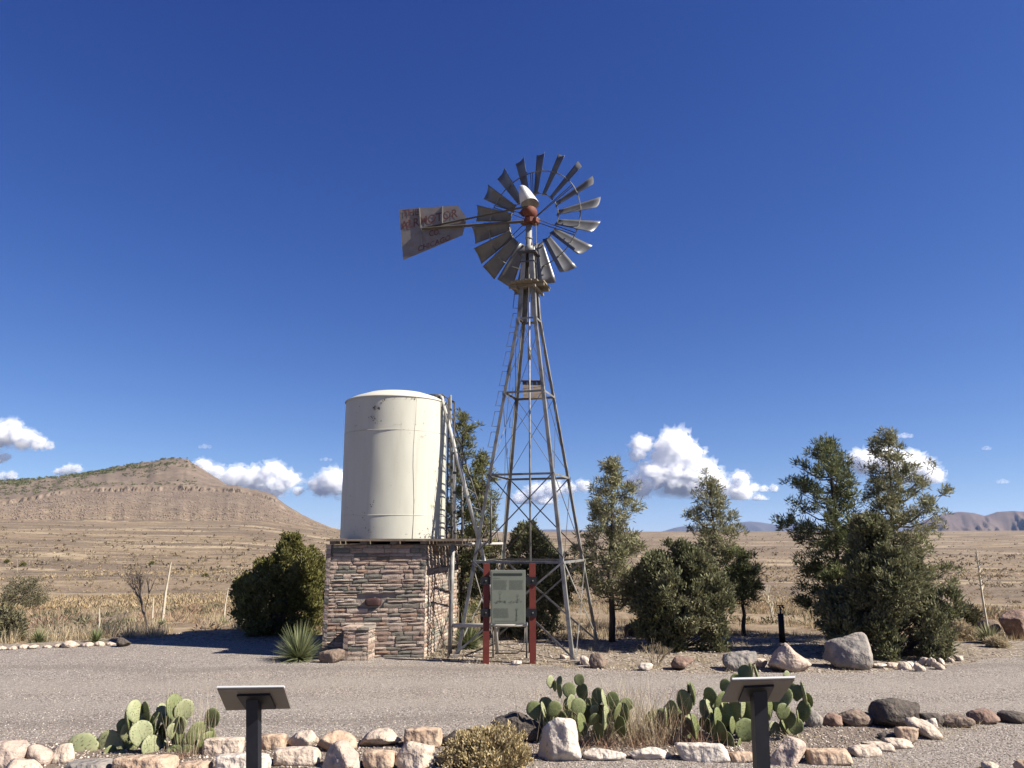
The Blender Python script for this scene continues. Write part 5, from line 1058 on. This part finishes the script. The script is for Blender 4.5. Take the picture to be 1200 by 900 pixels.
shrub(240, 676, 8, 5, 'small dark shrub alone on the middle plain', 'juniper', 30, 20, 11, ln=.22, wd=.1, fuzz=.2, twigs=False)
shrub(178, 662, 5, 8, 'tiny dark upright shrub above the dead tree', 'juniper', 20, 20, 12, ln=.3, wd=.12, fuzz=.25, twigs=False)

# ------------------------------------------------------------------ prickly pears
def pad_mesh(seed):
    v, f = ICO[3]; rng = np.random.default_rng(seed); P = v.copy(); t = (P[:, 2]+1)/2
    wdt = .40*(1+.22*(t-.5))*(1-.35*np.clip(.28-t, 0, 1)/.28)          # obovate outline, narrow foot
    P[:, 0] = v[:, 0]*wdt*(1+.04*rng.normal()); P[:, 1] = v[:, 1]*.068; P[:, 2] = v[:, 2]*.5
    th = np.arctan2(v[:, 2], v[:, 0]); P[:, 0] += .012*np.sin(th*5+seed); P[:, 1] += .05*rng.normal()*(v[:, 0]**2-.3) + .03*rng.normal()*v[:, 2]
    return P, f
PADS = [pad_mesh(s) for s in range(6)]; PADM = {}
for mm in ('cactus', 'cactus_sunlit'): PADM[mm] = [mesh_data('cactus_pad', v, f, MT[mm], True) for v, f in PADS]
def spines_mesh(seed):
    """small dark areoles in a loose grid over both faces of a pad, each with a pair of short spines"""
    rng = np.random.default_rng(seed); P, f = PADS[seed % 6]; C = []
    for r_ in range(7):
        for c_ in range(5):
            x = (c_-2+(r_ % 2)*.5)*.155 + rng.normal()*.012; z = (r_-3)*.14 + rng.normal()*.012
            k = np.argmin((P[:, 0]-x)**2+(P[:, 2]-z)**2+np.where(P[:, 1] < 0, 0, 9)); q = np.argmin((P[:, 0]-x)**2+(P[:, 2]-z)**2+np.where(P[:, 1] > 0, 0, 9))
            if abs(P[k, 0]-x) < .06 and abs(P[k, 2]-z) < .06: C += [P[k]+np.array([0, -.004, 0]), P[q]+np.array([0, .004, 0])]
    ed = P[np.abs(P[:, 1]) < .012]; C += list(ed[rng.choice(len(ed), 16)]); C = np.repeat(np.array(C), 2, 0)
    d = unit(unit(C/np.array([.16, .0046, .25]))+rng.normal(size=C.shape)*.8); return kites(C, d, .042, .020, rng)
SPM = [mesh_data('spines', *spines_mesh(q), MT['areole']) for q in range(6)]
def prickly(pads, D, x, y, label, seed):
    rng = random.Random(seed); g = Vector((at(x, y, D).x, D, 0)); T = thing('prickly_pear', g, label, 'cactus', 'prickly pears in the planting bed')
    for i, (px, py, w, h, roll, side, dz) in enumerate(pads):
        c = at(px, py, D+dz); sc = mpp(c.y, c.z); hh = h*sc; ww = w*sc; asp = min(1.0, ww/(.80*hh)); yaw = math.acos(max(.12, asp))*(1 if side >= 0 else -1)
        if asp > .97: yaw = .25*side
        wsc = hh*max(1.0, ww/(.80*hh)); mm = 'cactus_sunlit' if side > 0 and rng.random() < .55 else 'cactus'
        pi_ = rng.randrange(6); o = bpy.data.objects.new('pad', PADM[mm][pi_]); COL.objects.link(o); o.parent = T; o.location = c-g
        # the front of a pad (-Y) turns towards the sun (right) for side > 0
        m = Matrix.Rotation(yaw, 3, 'Z') @ Matrix.Rotation(R(rng.uniform(-16, 8)), 3, 'X')
        m = Matrix.Rotation(R(roll), 3, 'Y') @ m
        o.rotation_euler = m.to_euler(); o.scale = (wsc, wsc, hh)
        sp_ = bpy.data.objects.new('spines', SPM[pi_]); COL.objects.link(sp_); sp_.parent = o; sp_['kind'] = 'stuff'
    return T
def fill(x0, x1, y0, y1, n, seed, dz=(.05, .25)):
    rng = random.Random(seed); return [(rng.uniform(x0, x1), rng.uniform(y0, y1), rng.uniform(8, 18), rng.uniform(17, 26), rng.uniform(-30, 30), rng.choice((-1, -1, -.6, .8)), rng.uniform(*dz)) for _ in range(n)]
prickly([(96, 877, 36, 34, 0, .5, -.05), (129, 872, 30, 30, 55, .5, 0), (158, 834, 10, 27, 0, 1, 0), (171, 838, 18, 31, -5, -1, .05), (151, 857, 15, 25, 20, 1, 0), (165, 860, 20, 30, 0, 1, -.12), (178, 853, 14, 27, 0, -1, .02), (176, 876, 13, 28, 8, 1, -.1), (191, 836, 8, 24, 0, 1, .1), (198, 846, 9, 20, 0, -1, .1), (204, 829, 12, 31, 3, 1, .05), (215, 833, 16, 27, 8, .6, .08), (206, 850, 8, 22, 0, -1, 0), (201, 857, 7, 18, 0, 1, -.05), (213, 850, 11, 19, 0, -1, 0), (206, 868, 12, 22, -10, -1, 0), (230, 860, 19, 30, 35, .6, 0), (249, 842, 20, 24, 10, -.5, .02), (241, 873, 15, 32, 15, 1, -.02), (218, 884, 20, 22, 30, .7, -.1), (129, 884, 10, 20, 0, 1, -.1), (141, 888, 11, 16, 20, 1, -.12), (190, 862, 12, 26, 0, -1, .1), (185, 850, 10, 26, 0, -1, .12), (205, 884, 15, 22, -30, .7, -.08)] + fill(138, 212, 842, 884, 34, 5, (-.05, .35)) + fill(222, 246, 862, 886, 5, 15, (0, .2)), 6.72, 175, 892, 'prickly pear clump left of the left exhibit panel, one round pad lying far left', 1)
prickly([(626, 832, 19, 20, 0, -.5, 0), (645, 799, 9, 15, -5, 1, .1), (650, 804, 5, 13, 5, -1, .1), (656, 810, 5, 16, 0, -1, .1), (667, 809, 17, 18, 0, -.5, .05), (679, 797, 13, 14, -15, -.6, .12), (683, 811, 12, 20, 0, -1, .1), (649, 831, 17, 20, 30, .7, -.05), (668, 823, 10, 18, 22, 1, 0), (678, 829, 18, 21, 0, .7, -.05), (680, 847, 10, 22, 6, 1, -.12), (700, 817, 13, 22, 0, -.7, .1), (708, 820, 5, 24, 3, 1, .0), (718, 821, 15, 20, 0, -.5, .05), (696, 832, 10, 13, 20, 1, 0), (696, 843, 12, 16, 35, 1, -.1), (709, 842, 8, 28, 3, 1, -.1), (723, 834, 9, 22, 18, 1, -.05), (731, 836, 10, 24, 0, -1, .05), (734, 826, 14, 16, 10, -.6, .15), (728, 852, 10, 24, -5, -1, -.05), (637, 832, 4, 19, 0, 1, -.03), (701, 857, 12, 20, 0, -1, -.05), (655, 800, 6, 16, 10, -1, .2)] + fill(632, 740, 826, 864, 44, 6, (.05, .4)), 6.85, 682, 880, 'prickly pear clump behind the big upright pale stone', 2)
prickly([(787, 832, 11, 22, 5, -1, 0), (802, 823, 15, 29, -12, -.8, 0), (807, 808, 6, 16, 0, 1, .05), (812, 813, 6, 26, 4, 1, 0), (780, 840, 5, 22, 5, 1, -.05), (814, 852, 10, 30, 0, 1, -.15), (768, 845, 24, 24, 0, -.5, .05), (832, 816, 13, 21, 0, -.8, .05), (831, 830, 8, 21, 0, 1, -.05), (843, 821, 12, 24, 30, 1, 0), (841, 843, 13, 27, -8, 1, -.08), (850, 838, 18, 28, 10, -.8, .02), (850, 804, 13, 17, 10, -.6, .12), (862, 797, 11, 14, 0, -1, .15), (873, 789, 11, 20, 5, -1, .2), (880, 789, 6, 24, -4, 1, .12), (887, 791, 4, 24, 0, 1, .12), (861, 832, 10, 26, 0, -1, -.02), (870, 830, 10, 22, 12, 1, -.05), (877, 832, 12, 22, 0, -1, 0), (874, 856, 25, 27, 10, -.4, -.05), (843, 858, 16, 28, -20, -.7, -.12), (853, 873, 11, 30, -8, -1, -.15), (858, 850, 10, 20, 0, 1, -.1), (865, 876, 9, 22, 5, 1, -.15), (901, 832, 14, 24, 5, 1, .0), (922, 792, 9, 12, 0, 1, .25), (917, 834, 18, 20, 20, .7, -.05), (916, 820, 14, 32, 42, -.8, .02), (934, 812, 11, 19, 0, -1, .08), (928, 807, 9, 14, 0, -1, .12), (947, 821, 9, 18, 0, -1, .08), (942, 813, 4, 28, 0, 1, .05), (941, 834, 10, 26, 4, -1, .05), (932, 851, 17, 20, 10, -.5, 0), (935, 840, 5, 16, 0, 1, -.05), (925, 843, 11, 20, 0, -1, .0), (888, 820, 12, 22, 0, -1, .1), (893, 848, 12, 24, 0, -1, .05)] + fill(760, 812, 835, 864, 18, 7, (.05, .35)) + fill(822, 895, 822, 868, 34, 8, (.05, .4)) + fill(905, 940, 845, 862, 4, 9), 7.0, 860, 880, 'widest prickly pear clump behind the right exhibit panel', 3)

# ------------------------------------------------------------------ dry grass and ground litter (nobody could count these)
rg = np.random.default_rng(77)
def tufts(pts, n, hgt, spread, m, name, label=None, wd=.006, lean=.35, seed=1, sag=.35, reuse=None):
    rng = np.random.default_rng(seed); C = np.repeat(np.array(pts), n, 0); k = len(C); hh = np.repeat(np.broadcast_to(hgt, (len(pts),)), n)
    C = C + np.stack([rng.normal(size=k)*spread, rng.normal(size=k)*spread, 0*np.arange(k)], -1); d = np.stack([rng.normal(size=k)*lean, rng.normal(size=k)*lean, np.ones(k)], -1); d = unit(d)
    wd = np.repeat(np.broadcast_to(wd, (len(pts),)), n)
    V, F = blades(C, d, hh*rng.uniform(.45, 1.1, k), wd, rng.uniform(0, sag, k), rng, 3); o = obj(name, (V, F), m); return tag(o, label, kind='stuff')
def gpt(l, D=None): return [tuple(ground(x, y)) for x, y in l]
tufts(gpt([(222, 888), (228, 886), (236, 886), (240, 884), (212, 886)]), 14, .62, .05, 'straw', 'dry_grass', 'dry grass stems among the left cactus', .0035, .16, 1, .1)
tufts(gpt([(196, 884), (200, 880)]), 3, 1.0, .02, 'straw', 'dry_grass', 'long thin stems behind the left cactus', .003, .10, 2, .1)
tufts(gpt([(x, y) for x, y in [(640, 870), (652, 866), (665, 868), (690, 868), (705, 872), (718, 870), (728, 868), (740, 872), (748, 868), (757, 866), (765, 870), (780, 872), (748, 862), (735, 862), (756, 874)]]), 34, .62, .08, 'straw', 'dry_grass', 'dry pale grass in and around the middle cactus', .006, .42, 3, .25)
tufts(gpt([(700, 878), (715, 878), (730, 877), (742, 876), (755, 877), (770, 876), (800, 877), (815, 878), (830, 877), (690, 879)]), 40, .26, .08, 'straw_red', 'dry_grass', 'reddish dead grass at the feet of the cacti', .005, .7, 4, .5)
tufts(gpt([(795, 872), (808, 872), (820, 872), (745, 874), (775, 874)]), 30, .44, .05, 'straw_red', 'dry_grass', 'reddish dead stems inside the right cactus', .005, .28, 5, .2)
tufts(gpt([(905, 868), (912, 866), (898, 870), (925, 862), (935, 866)]), 34, .16, .06, 'straw', 'dry_grass', 'short dry grass right of the right exhibit post', .005, .8, 6, .5)
tufts(gpt([(1100, 862), (1108, 858), (1120, 856), (1132, 854), (1145, 852), (1095, 866)]), 24, .12, .08, 'straw', 'dry_grass', 'flattened dry grass by the reddish brown stones', .006, 1.2, 7, .5)
tufts(gpt([(1030, 905), (1045, 903), (1060, 905), (1080, 906), (1035, 908)]), 16, .15, .06, 'straw', 'dry_grass', 'short straw at the bottom edge on the right', .004, .4, 8, .2)
tufts(gpt([(215, 890), (222, 888), (205, 889)]), 40, .12, .05, 'straw_red', 'dry_grass', 'reddish dead litter under the left cactus', .006, .9, 9, .5)
# verge weeds and straw along the far side of the road
P = []; Hh = []
for x, y, n_, s_ in [(560, 777, 10, 10), (590, 775, 8, 12), (640, 779, 8, 14), (665, 781, 6, 8), (735, 783, 8, 14), (760, 784, 14, 12), (800, 780, 8, 14), (830, 776, 8, 12), (860, 786, 5, 10), (925, 788, 5, 10), (1000, 785, 12, 10), (1020, 770, 6, 20), (505, 772, 8, 6), (520, 770, 10, 6), (538, 770, 10, 8), (700, 762, 14, 18), (660, 762, 10, 10), (750, 765, 14, 20), (880, 758, 14, 24), (950, 752, 14, 20), (1130, 766, 8, 12), (520, 764, 10, 10), (345, 774, 4, 20)]:
    for _ in range(n_): g = ground(x+rg.normal()*s_*.6, y+rg.normal()*1.6); P.append(tuple(g)); Hh.append(rg.uniform(.05, .17))
tufts(P, 12, Hh, .03, 'straw', 'verge_weeds', 'small dry weeds on the dirt verge', .005, .6, 10, .3)
# grassland tufts
def scatter(n, d0, d1, az0=-38, az1=38, power=1.0, seed=1, accept=None):
    rng = np.random.default_rng(seed); u = rng.random(n); inv = 1/d0 + (1/d1-1/d0)*u**power; D = 1/inv; a = np.radians(az0+(az1-az0)*rng.random(n)); X = D*np.tan(a); Y = D
    ok = np.ones(n, bool)
    if accept is not None: ok = accept(X, Y)
    X, Y = X[ok], Y[ok]; return np.stack([X, Y, terrain_z(X, Y)], -1)
DF = np.array(DIRT_FAR)
beyond = lambda X, Y: (Y > np.interp(X, DF[:, 0], DF[:, 1])-.1+.3*vnoise(np.stack([X*1.5, 0*X, 0*X], -1))) & (fbm(np.stack([X/1.8, Y/1.8, 0*X], -1), 3, 9) > -.30)
g1 = scatter(5200, 13.3, 30, seed=5, accept=beyond); tufts(g1, 13, rg.uniform(.08, .24, len(g1))*(1+.5*fbm(g1/3.1, 2, 4)), .05, 'grass', 'dry_grassland', 'dry tan grass covering the near plain', .010, .38, 11, .3)
g1b = scatter(11000, 26, 90, seed=6, accept=beyond); tufts(g1b, 7, rg.uniform(.10, .26, len(g1b)), .12, 'grass', 'dry_grassland', 'dry tan grass on the middle plain', .018, .6, 12, .3)
ls = (np.degrees(np.arctan2(g1[:, 0], g1[:, 1])) < -16) & (g1[:, 1] < 17); g1c = g1[ls]; tufts(g1c[:700], 16, rg.uniform(.22, .42, min(700, len(g1c))), .05, 'straw', 'tall_straw', 'tall pale straw behind the edging stones at left', .007, .32, 13, .2)
MT['far_scrub'] = leafm('dull_scrub', (.20, .155, .10), (.25, .195, .125), (.12, .10, .065), .1, .4, .05)
def scrub(P, k, size, ln, wd, m, name, label, seed):
    rng = np.random.default_rng(seed); n = len(P); s_ = size*rng.uniform(.5, 1.25, n); d = unit(rng.normal(size=(n, k, 3))); d[..., 2] = np.abs(d[..., 2])
    C = P[:, None, :] + d*(rng.random((n, k, 1))**.4)*s_[:, None, None]*np.array([1, 1, .62]); C = C.reshape(-1, 3); dd = unit(d.reshape(-1, 3)+rng.normal(size=(n*k, 3))*.5+np.array([0, 0, .4]))
    V, F = kites(C, dd, ln*np.repeat(s_/size, k)*rng.uniform(.6, 1.2, n*k), wd, rng); o = obj(name, (V, F), m); return tag(o, label, kind='stuff')
cl = lambda sc, th, sd: (lambda X, Y: (Y > np.interp(X, DF[:, 0], DF[:, 1])+.4) & (fbm(np.stack([X/sc, Y/sc, 0*X], -1), 2, sd) > th))
scrub(scatter(330, 15.5, 60, seed=21, accept=cl(6, -.2, 3)), 90, .30, .13, .022, 'scrub', 'desert_scrub', 'olive brown scrub dotted over the near plain', 21)
scrub(scatter(260, 15, 60, seed=31, accept=cl(6, -.1, 8)), 90, .30, .14, .014, 'straw_red', 'desert_scrub', 'reddish bare brush on the near plain', 31)
scrub(scatter(1300, 45, 260, seed=22, accept=cl(20, -.1, 4)), 34, .42, .24, .08, 'far_scrub', 'desert_scrub', 'olive scrub dotted over the middle plain', 22)
scrub(scatter(5200, 40, 330, seed=32, accept=cl(24, -.5, 5)), 22, .40, .26, .06, 'grass', 'desert_scrub', 'tan brush dotted over the middle plain', 32)
scrub(scatter(2300, 200, 1500, power=.8, seed=23, accept=cl(80, -.1, 6)), 9, .8, .9, .5, 'far_scrub', 'desert_scrub', 'dark scrub speckling the far plain', 23)
def onmesa(lo, hi, n, seed, x0=-60, x1=400, clus=0.0):
    rng = np.random.default_rng(seed); px = rng.uniform(x0, x1, n); D = rng.uniform(lo, hi, n); t_ = (px-600)/918; X = D*t_/np.sqrt(1+t_*t_); Y = D/np.sqrt(1+t_*t_); z = terrain_z(X, Y)
    P = np.stack([X, Y, z], -1); ok = z > 16
    if clus is not None: ok &= fbm(P/45, 2, seed) > clus
    return P[ok]
scrub(scatter(5000, 150, 900, power=.9, seed=24, accept=cl(60, -.6, 16)), 7, .45, .55, .22, 'grass', 'desert_scrub', 'pale brush blurring into the far plain', 24)
scrub(scatter(3200, 120, 800, power=.9, seed=25, accept=cl(50, -.4, 26)), 7, .40, .45, .2, 'far_scrub', 'desert_scrub', 'low dull brush on the far plain', 25)
scrub(onmesa(1054, 1262, 1100, 41, x0=-60, x1=225, clus=-.2), 12, 1.4, 1.5, .9, 'pine_dark', 'mesa_scrub', 'dark scrub on the upper slope of the mesa', 41)
scrub(onmesa(1200, 1266, 600, 42, x0=-60, x1=210, clus=-.4), 14, 2.0, 2.0, 1.2, 'pine_dark', 'mesa_scrub', 'dark scrub along the mesa crest', 42)
scrub(onmesa(660, 1030, 500, 43, clus=.1), 9, 1.0, 1.1, .7, 'scrub', 'mesa_scrub', 'scrub on the lower slope of the mesa', 43)
def litter(P, s0, s1, m, name, label, seed, flat=.6, kind='stuff'):
    rng = np.random.default_rng(seed); n = len(P); O_ = np.array([[1, 0, 0], [0, 1, 0], [-1, 0, 0], [0, -1, 0], [0, 0, 1], [0, 0, -.5]], float); Fo = np.array([[0, 1, 4], [1, 2, 4], [2, 3, 4], [3, 0, 4], [1, 0, 5], [2, 1, 5], [3, 2, 5], [0, 3, 5]])
    s_ = rng.uniform(s0, s1, n)**1.0; a = rng.random(n)*6.28; V = O_[None]*(s_[:, None, None]*rng.uniform(.6, 1.3, (n, 6, 1))*np.array([1, 1, flat]))
    ca, sa = np.cos(a)[:, None], np.sin(a)[:, None]; X = V[..., 0]*ca-V[..., 1]*sa; Y = V[..., 0]*sa+V[..., 1]*ca
    V = np.stack([X, Y, V[..., 2]], -1) + P[:, None, :]; F = Fo[None] + (np.arange(n)*6)[:, None, None]
    o = obj(name, (V.reshape(-1, 3), F.reshape(-1, 3)), m); return tag(o, label, kind=kind)
MT['mesa_rock'] = mat('mesa_rock', (.27, .22, .175), .95)
litter(onmesa(700, 1030, 1500, 51, x1=390, clus=-.3), .3, 1.3, 'mesa_rock', 'mesa_rubble', 'pale fallen rocks on the talus slope', 51, .9)
litter(onmesa(720, 1030, 6000, 52, x1=400, clus=-.6), .3, 1.5, 'rock_brown', 'mesa_rubble', 'dark fallen rocks below the cliff line', 52, .9)
MT['pebble'] = mat('pebbles', (0.375, 0.325, 0.281), .9, [], obj_ramp=[(0.275, 0.225, 0.189), (0.150, 0.125, 0.107), (0.362, 0.300, 0.250), (0.500, 0.425, 0.354), (0.213, 0.175, 0.146), (0.300, 0.244, 0.201), (0.625, 0.550, 0.464), (0.106, 0.090, 0.079), (0.325, 0.250, 0.195)])
inr = lambda X, Y: (Y < np.interp(X, [p[0] for p in ROAD_FAR], [p[1] for p in ROAD_FAR])+.15+.2*vnoise(np.stack([X*2, 0*X, 0*X+4], -1)))
pb = scatter(60000, 5.6, 13.4, az0=-36, az1=36, seed=61, accept=inr); pb = pb[(np.abs(pb[:, 1]-9.55) > .45*RNG.random(len(pb))+.12) & (np.abs(pb[:, 1]-8.45) > .35*RNG.random(len(pb))+.05)]; pb[:, 2] = .008; litter(pb, .003, .0105, 'pebble', 'road_gravel', 'loose grey brown gravel on the road', 61)
inb = lambda X, Y: (Y > np.interp(X, [p[0] for p in BED_NEAR], [p[1] for p in BED_NEAR])) & (Y < np.interp(X, [p[0] for p in BED_FAR], [p[1] for p in BED_FAR])) & (X < BED_FAR[-1][0])
pb = scatter(26000, 5.9, 8.2, az0=-36, az1=36, seed=62, accept=inb); pb[:, 2] = .012; litter(pb, .005, .018, 'pebble', 'bed_gravel', 'coarse brown gravel in the planting bed', 62)
ind = lambda X, Y: (Y > np.interp(X, [p[0] for p in ROAD_FAR], [p[1] for p in ROAD_FAR])-.1)
MT['chiprock'] = mat('dirt_stones', (.3, .26, .2), .9, [], obj_ramp=[(.34, .28, .21), (.23, .18, .135), (.44, .38, .30), (.17, .13, .10), (.29, .23, .17), (.50, .44, .37)])
pb = scatter(9000, 10, 15, az0=-36, az1=36, seed=63, accept=ind); pb[:, 2] += .004; litter(pb, .008, .03, 'chiprock', 'verge_stones', 'small loose stones on the dirt verge', 63)

# ------------------------------------------------------------------ the air: thin even haze round camera, plain and ranges
hm = bpy.data.materials.new('haze'); hm.use_nodes = True; t = hm.node_tree; t.nodes.remove(t.nodes['Principled BSDF'])
pv = t.nodes.new('ShaderNodeVolumePrincipled'); pv.inputs['Color'].default_value = (.42, .60, 1.0, 1); pv.inputs['Density'].default_value = 2.6e-5; pv.inputs['Anisotropy'].default_value = .2
t.links.new(pv.outputs[0], t.nodes['Material Output'].inputs['Volume']); MT['haze'] = hm
tag(obj('haze', box8(Vector((-17000, -17000, -30)), Vector((34000, 0, 0)), Vector((0, 34000, 0)), Vector((0, 0, 480))), 'haze'), 'thin blue haze over the plain', kind='stuff')
